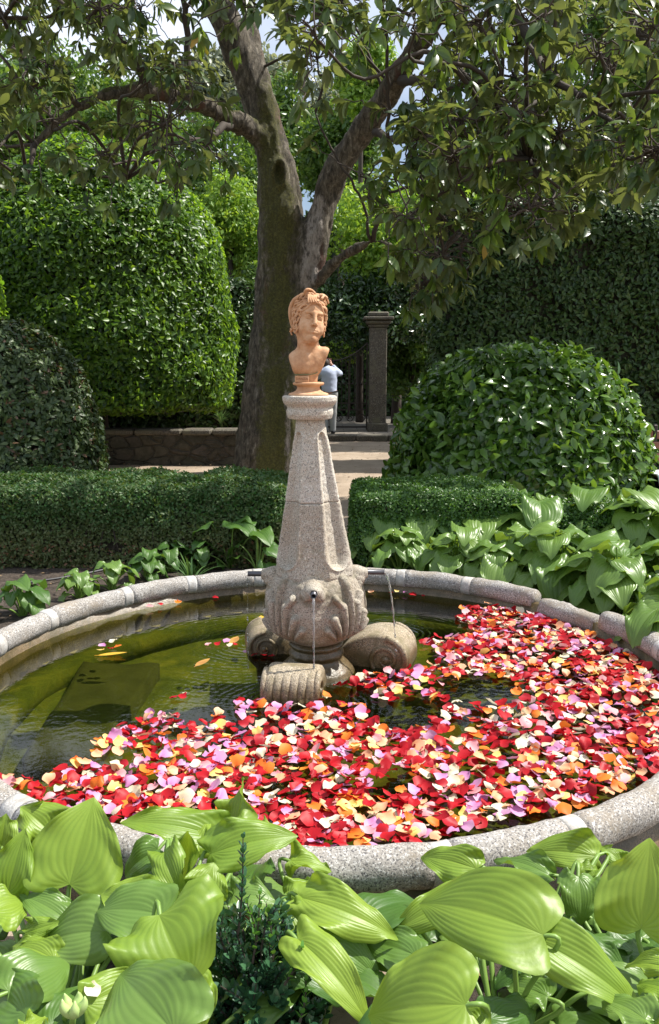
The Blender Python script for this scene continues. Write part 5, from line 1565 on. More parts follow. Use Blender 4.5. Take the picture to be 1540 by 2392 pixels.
Ls = [
    ((1035, 862), .46, (497, 728), .40, 400, dict(bend=1.0, hint=(-.1, -.75, 1), cup=.22, wave=.012, lobe=.14)),
    ((700, 1165), .46, (275, 1215), .36, 470, dict(bend=1.0, hint=(-.15, -.8, 1), cup=.2, lobe=.2)),
    ((745, 575), .36, (503, 525), .34, 180, dict(bend=.9, hint=(-.1, -.8, 1))),
    ((690, 700), .36, (372, 860), .28, 170, dict(bend=1.0, hint=(-.2, -.8, 1))),
    ((1265, 520), .38, (960, 500), .36, 175, dict(bend=.8, hint=(0, -.8, .9), wave=.02)),
    ((1060, 600), .38, (820, 540), .36, 130, dict(bend=.9, wave=.02, mat='hosta_back')),
    ((975, 868), .44, (1482, 1228), .30, 250, dict(bend=1.0, hint=(.3, -.8, .9), cup=.4)),
    ((1190, 610), .40, (1195, 820), .30, 185, dict(bend=1.4, hint=(0, -1, .4), mat='hosta_back')),
    ((1245, 560), .38, (1195, 665), .33, 90, dict(bend=1.0, cup=.5)),
    ((1140, 910), .34, (1435, 1115), .26, 230, dict(bend=.9, mat='hosta_dark')),
    ((1055, 1130), .30, (880, 1090), .26, 180, dict(bend=.8, mat='hosta_back', lobe=.1)),
    ((800, 1230), .34, (1000, 1190), .28, 190, dict(bend=.8, mat='hosta_dark')),
    ((760, 1260), .40, (640, 1210), .38, 170, dict(bend=.8)),
    ((930, 1010), .24, (820, 1100), .2, 120, dict(bend=.8, mat='hosta_dark')),
]
for i, (b_, z1, t_, z2, w_, kw) in enumerate(Ls):
    fg(D_, c5, b_, z1, t_, z2, w_, rd, k5, seed=i + 71, **kw)
E_ = thing('hosta_plant', 'bright hosta in the lower right corner with one upright round leaf on a thick stalk', 'hosta', (.80, 1.75, 0), 'hostas in the foreground')
re_ = (.76, 1.62, .02)
Ls = [
    ((1462, 835), .42, (1500, 440), .60, 400, dict(bend=.4, hint=(-.15, -1, .6), cup=.18, lobe=.2)),
    ((1370, 540), .36, (1280, 480), .38, 100, dict(bend=.9)),
    ((1600, 1010), .38, (1388, 1005), .34, 110, dict(bend=1.1, cup=.5)),
    ((1480, 1230), .38, (1290, 1150), .34, 190, dict(bend=.8, mat='hosta_back')),
    ((1640, 1130), .40, (1440, 1080), .36, 170, dict(bend=.9)),
    ((1330, 830), .32, (1500, 960), .24, 220, dict(bend=.8, mat='hosta_dark')),
    ((1640, 760), .42, (1700, 500), .5, 260, dict(bend=.6, hint=(0, -1, .6))),
    ((1660, 1250), .42, (1500, 1330), .34, 260, dict(bend=.8)),
    ((1270, 800), .30, (1340, 860), .26, 110, dict(bend=.8, mat='hosta_dark')),
]
for i, (b_, z1, t_, z2, w_, kw) in enumerate(Ls):
    fg(E_, c5, b_, z1, t_, z2, w_, re_, k5, seed=i + 91, **kw)
# deeper leaves filling the clumps from below
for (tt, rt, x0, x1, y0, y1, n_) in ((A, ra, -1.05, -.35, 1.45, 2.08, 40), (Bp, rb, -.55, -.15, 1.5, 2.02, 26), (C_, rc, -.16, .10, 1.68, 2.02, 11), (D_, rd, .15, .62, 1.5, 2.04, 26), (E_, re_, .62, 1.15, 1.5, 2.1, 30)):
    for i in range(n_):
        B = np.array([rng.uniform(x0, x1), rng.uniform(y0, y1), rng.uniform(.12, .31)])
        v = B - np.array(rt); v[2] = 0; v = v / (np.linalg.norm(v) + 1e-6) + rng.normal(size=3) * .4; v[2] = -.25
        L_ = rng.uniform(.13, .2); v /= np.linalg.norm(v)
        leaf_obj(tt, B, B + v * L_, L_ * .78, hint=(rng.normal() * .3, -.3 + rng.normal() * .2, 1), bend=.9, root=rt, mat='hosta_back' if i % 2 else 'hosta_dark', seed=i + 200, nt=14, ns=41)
# flower bud in the lower left plant and a fallen white petal on a leaf
M['bud'] = simple('pale_green_bud', (.34, .46, .16), .4, sc=20, bs=0)
gb = G(*c4(345, 1110), .47); b = MB()
for k in range(5):
    a = k * 1.26; tipv = np.array([math.cos(a) * .022, math.sin(a) * .012, .034])
    b.tube(spline([gb + np.array([0, 0, -.01]), gb + tipv * .5 + np.array([math.cos(a), math.sin(a), 0]) * .008, gb + tipv], 4), [.004, .008, .010, .010, .009, .007, .005, .003, .001], 8)
b.go('flower_bud', M['bud'], A, smooth=True)
b = MB(); b.tube(spline([ra, gb * .6 + np.array(ra) * .4, gb], 5), .006, 7); b.go('flower_stalk', M['stalk'], A, smooth=True)
g_ = G(*c4(432, 1012), .415)
o = one_petal(float(g_[0]), float(g_[1]), 5, 2, .62, z=float(g_[2]), tilt=(.5, .3), rot=.3, label='small white petal resting on a hosta leaf at lower left', group=None)

# young box bush with upright sprigs in the middle foreground
M['box_dark'] = leaf_mat('dark_glossy_box_leaf', (.025, .080, .040), (.055, .14, .06), .25, .15, spec=.6)
M['box_new'] = leaf_mat('young_box_leaf', (.06, .18, .03), (.11, .26, .04), .35, .3)
T_B = tpl_leaf(.30, (0, .3, .7, 1), (.35, 1, .85, .25), .25, .05)
bush = thing('box_bush', 'small dark box bush with one tall leafy sprig in the middle foreground', 'bush', (-.17, 1.62, 0))
def sprig(p0, p1, n, ls, bowv, out):
    p0 = np.array(p0); p1 = np.array(p1); md = (p0 + p1) / 2 + np.array(bowv)
    pts = spline([p0, md, p1], 10); m_ = len(pts)
    out['stem'].tube(pts, np.linspace(.0032, .0012, m_), 5)
    tt = np.linspace(.12, 1, n)
    for k, t in enumerate(tt):
        q = pts[min(m_ - 1, int(t * (m_ - 1)))]; ax = (p1 - p0) / np.linalg.norm(p1 - p0)
        for h in (0, PI):
            a = (k % 2) * PI / 2 + h + rng.normal() * .25
            e1 = np.cross(ax, [0, 1, 0]); e1 /= np.linalg.norm(e1); e2 = np.cross(ax, e1)
            rdir = e1 * math.cos(a) + e2 * math.sin(a)
            dirv = rdir * .85 + ax * (.75 + .5 * t)
            out['p'].append(q); out['d'].append(dirv); out['n'].append(ax - rdir * .3); out['s'].append(ls * rng.uniform(.8, 1.15) * (1 - .25 * (t > .93)))
top = G(568, 1958, .60)
def mk_sprigs(specs, mat, name, ls=.020):
    out = dict(stem=MB(), p=[], d=[], n=[], s=[])
    for (a, b_, n_, bow) in specs: sprig(a, b_, n_, ls, bow, out)
    V, F, r = bake_leaves(T_B, np.array(out['p']), np.array(out['d']), np.array(out['n']), np.array(out['s']), 1.0)
    if name == 'foliage':
        mk(name, V, F, mat, bush, True, {'rnd': r}); out['stem'].go('stems', M['twig'], bush)
    else:
        st_ = out['stem'].go('shoot_stem', M['twig'], bush); mk('shoot_leaves', V, F, mat, st_, True, {'rnd': r})
sp = []
ctr_ = G(606, 2300, .24)
for i in range(230):
    a = rng.uniform(0, 2 * PI); rr = .175 * math.sqrt(rng.random()); zt_ = .10 + .28 * rng.random() * (1 - (rr / .21) ** 2)
    e_ = np.array([ctr_[0] + rr * math.cos(a) * 1.0, ctr_[1] + .03 + rr * math.sin(a), .07 + zt_])
    s_ = np.array([ctr_[0] + (e_[0] - ctr_[0]) * .45, ctr_[1] + (e_[1] - ctr_[1]) * .45, e_[2] - .10 - .04 * rng.random()])
    sp.append((s_, e_, 9, rng.normal(size=3) * .012))
mk_sprigs(sp, M['box_dark'], 'foliage', .029)
base_ = np.array([ctr_[0], ctr_[1] + .04, .05])
for sp_ in ([(G(556, 2190, .38), top, 16, (.004, 0, 0)), (G(610, 2220, .36), G(655, 2105, .47), 9, (-.01, 0, 0)), (G(530, 2230, .34), G(520, 2140, .44), 8, (-.01, 0, 0)), (base_, G(556, 2190, .38), 5, (0, 0, 0)), (base_, G(610, 2220, .36), 5, (0, 0, 0)), (base_, G(530, 2230, .34), 4, (0, 0, 0))]): mk_sprigs([sp_], M['box_dark'], 'shoot', .024)
for sp_ in ([(G(590, 2250, .34), G(607, 2090, .48), 10, (.004, 0, 0)), (G(665, 2300, .32), G(705, 2215, .40), 8, (.006, 0, 0)), (G(640, 2260, .33), G(622, 2110, .46), 9, (.004, 0, 0)), (G(600, 2200, .36), G(577, 2110, .45), 8, (.004, 0, 0)), (G(700, 2390, .28), G(715, 2290, .34), 8, (.004, 0, 0))]): mk_sprigs([sp_], M['box_new'], 'shoot', .019)
# ------------------------------------------------------------------ the big mossy tree
M['loquat'] = leaf_mat('long_leathery_leaf', (.018, .050, .018), (.12, .20, .03), .36, .42, under=(.10, .14, .05), spec=.55, dead=(.02, (.40, .28, .05)))
tb = P(612, 1120, 13.3)
tree = thing('broadleaf_tree', 'big mossy forked tree with long arching limb and drooping leathery leaves over the fountain', 'tree', (tb[0], 13.3, 0))
def path(rows):      # (px, py, half width px, distance)
    pts = []; rr = []
    for a, b_, w, Y in rows:
        p = P(a, b_, Y); pts.append(p); rr.append(w / FPX * (p[1] * math.cos(PITCH) + (CAMZ - p[2]) * math.sin(PITCH)))
    return np.array(pts), np.array(rr)
PATHS = [
    [(606, 1165, 92, 13.3), (611, 1090, 74, 13.3), (618, 1000, 64, 13.3), (628, 880, 58, 13.3), (640, 760, 53, 13.3), (650, 640, 53, 13.3), (657, 540, 55, 13.3), (655, 470, 55, 13.3), (648, 410, 50, 13.3), (634, 350, 45, 13.3), (618, 290, 41, 13.3), (600, 225, 38, 13.25), (572, 150, 37, 13.2), (545, 80, 38, 13.1), (510, 10, 36, 13.0), (470, -90, 32, 12.8), (430, -200, 26, 12.4)],
    [(600, 170, 26, 13.2), (592, 100, 22, 13.3), (580, 20, 19, 13.4), (590, -90, 16, 13.5)],
    [(672, 1150, 40, 13.1), (672, 1050, 36, 13.1), (678, 900, 34, 13.1), (690, 780, 36, 13.15), (706, 690, 36, 13.2), (722, 600, 36, 13.2), (745, 520, 34, 13.2), (765, 450, 35, 13.2), (792, 390, 33, 13.1), (830, 330, 32, 13.0), (872, 268, 30, 12.8), (915, 200, 28, 12.5), (955, 135, 25, 12.2), (1010, 50, 23, 11.8), (1060, -60, 20, 11.3), (1100, -180, 16, 10.8)],
    [(615, 320, 34, 13.2), (560, 288, 28, 12.9), (500, 258, 26, 12.6), (450, 236, 25, 12.4), (400, 221, 24, 12.2), (340, 213, 23, 12.0), (290, 215, 20, 11.8), (240, 226, 18, 11.6), (190, 250, 17, 11.5), (150, 272, 15, 11.4), (115, 305, 12, 11.3), (80, 340, 10, 11.2)],
    [(742, 660, 15, 13.1), (762, 636, 13, 12.9), (795, 603, 11, 12.6), (830, 582, 10, 12.3), (872, 563, 9, 12.0), (910, 572, 9, 11.6), (945, 592, 8, 11.2), (990, 612, 6, 10.8)],
]
SEG = []
for ip_, rows in enumerate(PATHS):
    p, r = path(rows); r = r * (.95, .9, .95, .78, .78)[ip_]; q = spline(p, 3); k = np.interp(np.linspace(0, len(r) - 1, len(q)), np.arange(len(r)), r); SEG.append((q, k))
def trunk_sdf(X):
    d = None
    for q, k in SEG:
        dd = np.full(X.shape[:-1], 9.0, np.float32)
        for i in range(len(q) - 1):
            lo = np.minimum(q[i], q[i + 1]) - k[i] - .35; hi = np.maximum(q[i], q[i + 1]) + k[i] + .35
            i0 = np.clip(((lo - LO) / RS).astype(int), 0, None); i1 = np.clip(((hi - LO) / RS).astype(int) + 2, 0, None)
            sl = tuple(slice(a, b_) for a, b_ in zip(i0, i1))
            if dd[sl].size == 0: continue
            dd[sl] = np.minimum(dd[sl], s_cap(X[sl], q[i], q[i + 1], k[i], k[i + 1]))
        d = dd if d is None else smin(d, dd, .10)
    # knot hole with a swollen lip
    kn = P(655, 415, 13.3) + np.array([0, -.33, 0])
    near = np.sqrt(((X - kn) ** 2).sum(-1)) < .6
    Xn = X[near]; dn = d[near]
    dn = smin(dn, s_ell(Xn, kn + np.array([0, .03, 0]), (.13, .10, .24)), .06)
    dn = smax(dn, -s_ell(Xn, kn + np.array([0, -.06, 0]), (.075, .16, .17)), .03)
    d[near] = dn
    return d
RS = .034
allp = np.concatenate([q for q, _ in SEG]); LO = allp.min(0) - .8; HI = allp.max(0) + .8; LO[2] = -.12
V, F = surface_net(trunk_sdf, LO, HI, RS)
nrm = None
me_ = make_mesh('tmp', V, F); n_ = np.zeros(len(V) * 3, np.float32); me_.vertices.foreach_get('normal', n_); n_ = n_.reshape(-1, 3); bpy.data.meshes.remove(me_)
sc_ = V * np.array([1, 1, .45])
V = V + n_ * (.040 * fnoise(sc_, 3.2, 3, 31) + .020 * fnoise(sc_ * np.array([1, 1, .6]), 14, 3, 33))[:, None]
px, py = proj(V)
moss = .45 * np.exp(-((px - 650 - (700 - py) * .02) / 42) ** 2) * sstep(330, 480, py) + .38 * np.exp(-((px - 628) / 30) ** 2) * sstep(100, 250, py) * sstep(520, 400, py) + .22 * sstep(.3, .9, n_[:, 2]) + .10 * (py > 860) * (px > 600)
moss = moss * (py > 100) * (1 + .5 * fnoise(V, 1.6, 3, 50)) + .35 * sstep(.2, .8, n_[:, 2]) * (px < 560)
bare = .66 * np.exp(-(((px - (745 - (py - 450) * .12)) / 26) ** 2)) * sstep(420, 480, py) * sstep(705, 650, py) + .42 * np.exp(-(((px - 672) / 15) ** 2)) * sstep(860, 900, py)
mk('trunk', V, F, M['bark'], tree, True, {'moss': moss, 'bare': bare})

# leaf masses: where rosettes of leaves hang, by distance band
def dens(x, y):
    d = np.zeros(len(x))
    m = x < 560
    d = np.where(m & (y < 250), 1.0, d)
    d = np.where(m & (y >= 250) & (y < 400), .34, d); d = np.where(m & (y >= 400) & (y < 490), .11, d)
    d = np.where(m & (y < 110) & (x > 300) & (x < 440), .35, d); d = np.where(m & (y < 320) & (y >= 60) & (x > 150) & (x < 330), .5, d)
    d = np.where(m & (x < 110) & (y < 420), .5, d)
    m = (x >= 560) & (x < 720)
    d = np.where(m & (y < 90), .8, d); d = np.where(m & (y >= 90) & (x > 670) & (y < 330), .35, d)
    m = (x >= 720) & (x < 860)
    d = np.where(m & (y < 60), 1, d); d = np.where(m & (y >= 60) & (y < 260), .30, d)
    m = x >= 860
    d = np.where(m & (y < 420), 1.0, d); d = np.where(m & (x < 1000) & (y < 140), .45, d)
    d = np.where(m & (y >= 420) & (y < 560), .62, d)
    d = np.where(m & (x > 900) & (x < 1090) & (y >= 560) & (y < 735), .75, d)
    d = np.where(m & (x > 1090) & (x < 1300) & (y >= 560) & (y < 620), .25, d)
    d = np.where(m & (x > 1380) & (y > 470), 0, d)
    d = np.where(m & (x > 1340) & (y < 240), .55, d)
    d = np.where(y < -20, .30, d)
    return d
N0 = 5000
cx_ = rng.uniform(-160, 1700, N0); cy_ = rng.uniform(-640, 760, N0)
kp = rng.random(N0) < dens(cx_, cy_) * .95
cx_ = cx_[kp]; cy_ = cy_[kp]
dist = np.where(cx_ < 620, rng.uniform(8.6, 12.3, len(cx_)), rng.uniform(7.2, 13.2, len(cx_)))
dist = np.where((cx_ > 860) & (cy_ > 250), rng.uniform(7.4, 11.0, len(cx_)), dist)
dist = np.where(cy_ < -20, rng.uniform(8.5, 12.4, len(cx_)), dist)
# do not veil the stems that the photograph shows bare
stem_px = np.concatenate([np.c_[proj(q)[0], proj(q)[1], k / (q[:, 1]) * FPX] for q, k in SEG[:4]])
dd_ = np.sqrt((cx_[:, None] - stem_px[None, :, 0]) ** 2 + (cy_[:, None] - stem_px[None, :, 1]) ** 2) - stem_px[None, :, 2]
near = dd_.min(1)
fr = (near < 26) & (cy_ > 30) & (rng.random(len(cx_)) < .82)
cx_, cy_, dist = cx_[~fr], cy_[~fr], dist[~fr]
ros = np.array([P(a, b_, Y) for a, b_, Y in zip(cx_, cy_, dist)])
# keep the sun window over the fountain open: nothing low above the basin
ros = ros[(ros[:, 2] > 1.9)]
print('rosettes', len(ros))
# twig skeleton: hubs hang off the limbs, rosettes off the hubs
extra = [
    [(1100, -120, 14, 10.8), (1190, 10, 13, 10.3), (1235, 90, 12, 10.0), (1270, 160, 11, 9.6), (1320, 205, 8, 9.2), (1400, 240, 5, 8.8)],
    [(990, 612, 6, 10.8), (1000, 660, 4, 10.3), (1044, 573, 4.5, 9.8), (1120, 502, 4.5, 9.5), (1230, 431, 4.5, 9.2), (1339, 311, 4, 8.9), (1420, 228, 3, 8.7)],
    [(872, 561, 6, 11.9), (893, 470, 5, 11.6), (905, 350, 4.5, 11.2), (908, 200, 4, 10.8), (900, 60, 4, 10.4), (885, -80, 4, 10)],
    [(868, 561, 4, 11.9), (850, 480, 3.2, 11.7), (815, 410, 2.8, 11.6), (765, 330, 2.4, 11.6), (735, 260, 2, 11.6)],
    [(930, 185, 14, 12.4), (985, 190, 10, 11.6), (1050, 205, 8, 10.8), (1120, 190, 7, 10), (1210, 210, 5, 9.4)],
    [(880, 310, 10, 12.6), (930, 330, 8, 11.8), (990, 320, 7, 11), (1060, 340, 6, 10.2), (1150, 330, 5, 9.4), (1260, 380, 4, 8.8)],
    [(1060, -60, 16, 11.3), (1200, -120, 12, 10.6), (1360, -60, 9, 10), (1480, 60, 7, 9.6), (1530, 180, 5, 9.2)],
    [(340, 213, 12, 12.0), (325, 150, 10, 11.8), (260, 60, 8, 11.4), (230, -60, 7, 11)],
    [(430, 230, 10, 12.3), (440, 130, 8, 12.3), (430, 20, 7, 12.2), (410, -90, 6, 12)],
    [(190, 250, 8, 11.5), (120, 190, 7, 11), (50, 120, 6, 10.6), (0, 20, 5, 10.2), (-30, -80, 4, 10)],
    [(80, 340, 8, 11.2), (70, 380, 5, 11), (62, 430, 3, 10.9)],
    [(545, 285, 11, 12.8), (490, 320, 7, 12.2), (430, 330, 5, 11.8), (350, 360, 4, 11.3), (290, 420, 3, 11)],
    [(470, -90, 20, 12.8), (330, -180, 14, 12), (180, -220, 10, 11.2), (40, -200, 8, 10.5)],
    [(590, -90, 14, 13.5), (680, -180, 12, 12.8), (760, -260, 9, 12)],
]
bb = MB(); limb_pts = [q[::2] for q, _ in SEG[3:]] + [SEG[0][0][-14:], SEG[2][0][-14:]]
for rows in extra:
    p, r = path(rows); q = spline(p, 5); q = q + rng.normal(size=q.shape) * .012
    bb.tube(q, np.interp(np.linspace(0, len(r) - 1, len(q)), np.arange(len(r)), r), 8); limb_pts.append(q[::2])
LPT = np.concatenate(limb_pts)
hubs = []; left = list(rng.permutation(len(ros)))
H = ros[rng.choice(len(ros), 150, replace=False)]
for it in range(4):
    a_ = np.argmin(((ros[:, None] - H[None]) ** 2).sum(-1), 1)
    H = np.array([ros[a_ == k].mean(0) if (a_ == k).any() else H[k] for k in range(len(H))])
a_ = np.argmin(((ros[:, None] - H[None]) ** 2).sum(-1), 1)
for k in range(len(H)):
    l = LPT[np.argmin(((LPT - H[k] + np.array([0, 0, .25])) ** 2).sum(-1))]
    L_ = np.linalg.norm(H[k] - l)
    md = (l + H[k]) / 2 + rng.normal(size=3) * .10 * L_ + np.array([0, 0, .10 * L_])
    m2 = l * .25 + H[k] * .75 + rng.normal(size=3) * .06 * L_
    q = spline([l, md, m2, H[k]], 5); bb.tube(q, np.linspace(.020 + .003 * L_, .010, len(q)), 6, False)
    for j in np.nonzero(a_ == k)[0]:
        e = ros[j]; L_ = np.linalg.norm(e - H[k]); md = (H[k] + e) / 2 + rng.normal(size=3) * .14 * L_ + np.array([0, 0, .12 * L_])
        q = spline([H[k], md, e + np.array([0, 0, .03])], 5); q[1:-1] += rng.normal(size=q[1:-1].shape) * .018
        bb.tube(q, np.linspace(.009, .005, len(q)), 5, False)
bb.go('branches', M['twig'], tree, smooth=True)
T_LOQ = tpl_leaf(.19, (0, .12, .35, .6, .82, 1), (.08, .45, .92, 1, .6, .02), .30, .34)
pos = []; dr = []; nm = []; sz_ = []; wd_ = []; rn_ = []
for j, e in enumerate(ros):
    k = int(rng.integers(7, 13)); ax = e - H[a_[j]]; ax = ax / (np.linalg.norm(ax) + 1e-6) * .8 + np.array([0, 0, rng.uniform(-.8, .6)]) + rng.normal(size=3) * .3; ax /= np.linalg.norm(ax)
    e1 = np.cross(ax, [0, 0, 1.]); e1 /= np.linalg.norm(e1) + 1e-6; e2 = np.cross(ax, e1); off = rng.uniform(0, 6); tone = rng.random()
    for i in range(k):
        a = off + i * 2.4; spread = rng.uniform(.55, 1.25) if i < k - 2 else .3
        rd_ = e1 * math.cos(a) + e2 * math.sin(a)
        d = ax * math.cos(spread) + rd_ * math.sin(spread) + np.array([0, 0, -.42])
        pos.append(e + ax * (-.012 * i)); dr.append(d); nm.append(ax * .8 + np.array([0, 0, .9]) - rd_ * .1 + rng.normal(size=3) * .2)
        sz_.append(rng.uniform(.125, .215) * (1 if i < k - 2 else .7)); rn_.append(np.clip(tone * .6 + rng.random() * .42, 0, 1))
V, F, r = bake_leaves(T_LOQ, np.array(pos), np.array(dr), np.array(nm), np.array(sz_), 1.0, np.array(rn_))
mk('crown', V, F, M['loquat'], tree, True, {'rnd': r})
# ------------------------------------------------------------------ gate, pillars and the man
GY = 20.6; TZ = .136
def pxs(w, Y): return w / FPX * Y
gx1 = P(881, 1000, GY)[0]
def pillar(x, label):
    t = thing('gate_pillar', label, 'pillar', (x, GY, TZ))
    zt_ = zof(765, GY)
    b = MB(); b.box((x, GY, (TZ + zt_) / 2), (.42, .42, zt_ - TZ), bev=.02); b.go('shaft', M['old_stone'], t)
    b = MB(); b.box((x, GY, TZ + .10), (.50, .50, .20), bev=.02); b.go('plinth', M['old_stone'], t)
    b = MB(); b.box((x, GY, zt_ + .035), (.48, .48, .07), bev=.015); b.box((x, GY, zt_ + .12), (.60, .60, .10), bev=.03); b.box((x, GY, zt_ + .205), (.72, .72, .07), bev=.015); b.box((x, GY, zt_ + .30), (.50, .50, .12), bev=.03)
    b.go('capital', M['old_stone'], t)
pillar(gx1, 'lichened square stone gate pillar with stepped cap right of the iron gate')
gx0 = P(672, 1000, GY)[0]
pillar(gx0, 'stone gate pillar hidden behind the mossy tree trunk')
def gate_leaf(x0, x1, label, mirror):
    y = GY - .02; t = thing('iron_gate', label, 'gate', ((x0 + x1) / 2, y, TZ))
    w = x1 - x0; hi = zof(800, GY); lo = zof(842, GY)
    top = lambda u: lo + (hi - lo) * (u if not mirror else 1 - u) ** 2
    b = MB()
    for (z, th) in ((TZ + .10, .035), (TZ + .52, .03), (TZ + .68, .03)): b.box(((x0 + x1) / 2, y, z), (w - .004, .03, th))
    b.box((x0 + .018, y, (TZ + .03 + top(0)) / 2), (.036, .036, top(0) - TZ - .03)); b.box((x1 - .018, y, (TZ + .03 + top(1)) / 2), (.036, .036, top(1) - TZ - .03))
    b.tube([(x0 + w * u, y - .004, top(u)) for u in np.linspace(0, 1, 14)], .018, 6)
    b.go('frame', M['iron'], t)
    n = 8; b = MB()
    for i in range(1, n):
        x = x0 + w * i / n; b.tube([(x, y, TZ + .53), (x, y, top(i / n))], .009, 6)
        for zz in (TZ + .95, TZ + 1.35): b.lathe([(.010, -.02), (.020, 0), (.010, .02)], (x, y, zz), 8)
    for i in range(n):
        x = x0 + w * (i + .5) / n; z = top((i + .5) / n) - .10
        b.tube([(x + .045 * math.cos(a), y, z - .04 + .06 * math.sin(a)) for a in np.linspace(0, PI, 8)], .007, 5)
        b.lathe([(.004, -.035), (.03, 0), (.004, .035)], (x, y, TZ + 1.15), 8)
    b.go('bars', M['iron'], t)
    b = MB()
    for i in range(3):
        c = x0 + w * (i + .5) / 3
        for s_ in (-1, 1):
            a = np.linspace(0, 3.2 * PI, 30); r_ = .11 * (1 - a / (4 * PI))
            b.tube(np.c_[c + s_ * (.0 + r_ * np.cos(a)), np.full(30, y), TZ + .31 + r_ * np.sin(a)], .008, 5)
    b.go('scrollwork', M['iron'], t)
mid = (gx0 + gx1) / 2
gate_leaf(mid + .01, gx1 - .24, 'right leaf of the rusty black iron gate with a sweeping top rail', False)
gate_leaf(gx0 + .24, mid - .01, 'left leaf of the iron gate mostly hidden behind the bust', True)
MY = 19.75
man = thing('person', 'person from behind at the gate in pale blue shirt and grey trousers, arms raised', 'person', (P(769, 1000, MY)[0], MY, TZ))
mx = man.location.x; K = 1.0
def Q(x, y, z): return (mx + x, MY + y, TZ + z)
def body(X):
    d = s_cap(X, Q(0, 0, 1.02), Q(0, .01, 1.38), .155, .165)
    d = smin(d, s_cap(X, Q(-.16, .02, 1.43), Q(.16, .02, 1.43), .062), .06)
    d = smin(d, s_cap(X, Q(-.07, 0, .95), Q(.07, 0, .95), .125), .06)
    d = smin(d, s_cap(X, Q(-.02, .02, 1.44), Q(-.06, .07, 1.54), .055), .03)
    d = smin(d, s_ell(X, Q(-.075, .10, 1.61), (.076, .095, .112)), .02)
    for s_ in (-1, 1):
        d = smin(d, s_cap(X, Q(.105 * s_, 0, .90), Q(.10 * s_, .02, .50), .088, .060), .03)
        d = smin(d, s_cap(X, Q(.10 * s_, .02, .50), Q(.095 * s_, -.01, .09), .060, .040), .02)
        d = smin(d, s_cap(X, Q(.095 * s_, -.03, .045), Q(.11 * s_, .13, .035), .040, .032), .02)
        el = Q(.255 * s_, .20, 1.40 if s_ > 0 else 1.32)
        hd = Q(.06 * s_ - .02, .25, 1.63)
        d = smin(d, s_cap(X, Q(.185 * s_, .02, 1.42), el, .056, .044), .03)
        d = smin(d, s_cap(X, el, hd, .042, .028), .012)
        d = smin(d, s_ell(X, Q(.05 * s_ - .02, .27, 1.66), (.034, .02, .05)), .012)
        for f_ in range(4):
            d = smin(d, s_cap(X, Q((.035 + .012 * f_) * s_ - .02, .28, 1.68), Q((.02 + .012 * f_) * s_ - .02, .31, 1.73 - .008 * f_), .0085), .006)
    return d
lo_ = np.array(Q(-.5, -.3, -.03)); hi_ = np.array(Q(.5, .45, 1.85))
V, F = surface_net(body, lo_, hi_, .016); mk('body', V, F, M['skin'], man, True)
zz = lambda X: X[..., 2] - TZ
def shirt(X):
    d = s_cap(X, Q(0, 0, 1.00), Q(0, .01, 1.38), .178, .190)
    d = smin(d, s_cap(X, Q(-.17, .02, 1.435), Q(.17, .02, 1.435), .078), .07)
    for s_ in (-1, 1):
        el = Q(.255 * s_, .20, 1.40 if s_ > 0 else 1.32); hd = Q(.06 * s_ - .02, .25, 1.63)
        d = smin(d, s_cap(X, Q(.185 * s_, .02, 1.42), el, .078, .064), .04)
        e2 = tuple(np.array(el) * .3 + np.array(hd) * .7)
        d = smin(d, s_cap(X, el, e2, .060, .046), .02)
    d = smin(d, s_cap(X, Q(-.02, .02, 1.47), Q(-.025, .035, 1.52), .066), .02)
    d = smax(d, (.97 - zz(X)), .01); d = smax(d, zz(X) - 1.60, .01)
    return d + .006 * vnoise(X * np.array([9, 9, 16]), 2)
V, F = surface_net(shirt, lo_, hi_, .014); mk('shirt', V, F, M['shirt'], man, True)
def trs(X):
    d = s_cap(X, Q(-.07, 0, .95), Q(.07, 0, .95), .140)
    for s_ in (-1, 1):
        d = smin(d, s_cap(X, Q(.098 * s_, 0, .90), Q(.098 * s_, .02, .50), .104, .080), .02)
        d = smin(d, s_cap(X, Q(.098 * s_, .02, .50), Q(.093 * s_, -.01, .09), .080, .066), .02)
    d = smax(d, zz(X) - .985, .006); d = smax(d, .055 - zz(X), .006)
    return d + .005 * vnoise(X * np.array([10, 10, 12]), 5)
V, F = surface_net(trs, lo_, hi_, .014); mk('trousers', V, F, M['trousers'], man, True)
V, F = surface_net(lambda X: smax(smax(s_cap(X, Q(-.06, 0, .98), Q(.06, 0, .98), .152), zz(X) - 1.005, .003), .965 - zz(X), .003), lo_, hi_, .010); mk('belt', V, F, M['belt'], man, True)
V, F = surface_net(lambda X: smax(s_ell(X, Q(-.075, .085, 1.635), (.088, .100, .106)), -(X[..., 1] - MY) - .10 + 0, .01) + .004 * vnoise(X * 40, 3) + np.clip(1.56 - zz(X), 0, 1) * 2, lo_, hi_, .012); mk('hair', V, F, M['hair'], man, True)
for s_ in (-1, 1):
    V, F = surface_net(lambda X: smax(s_cap(X, Q(.095 * s_, -.035, .035), Q(.112 * s_, .15, .028), .052, .042), -zz(X) + .0, .004), np.array(Q(-.3, -.2, -.02)), np.array(Q(.3, .3, .12)), .008); mk('shoe', V, F, M['belt'], man, True)
M['camera_case'] = simple('reddish_phone_case', (.22, .07, .06), .5)
b = MB(); b.box(Q(-.02, .325, 1.71), (.15, .014, .085), bev=.005)
ph = b.go('phone', M['camera_case'], None); tag(ph, 'dark red phone held up in both hands by the person at the gate', 'phone')
b = MB(); b.box(Q(-.02, .3175, 1.71), (.13, .002, .072)); b.go('screen', M['belt'], ph)

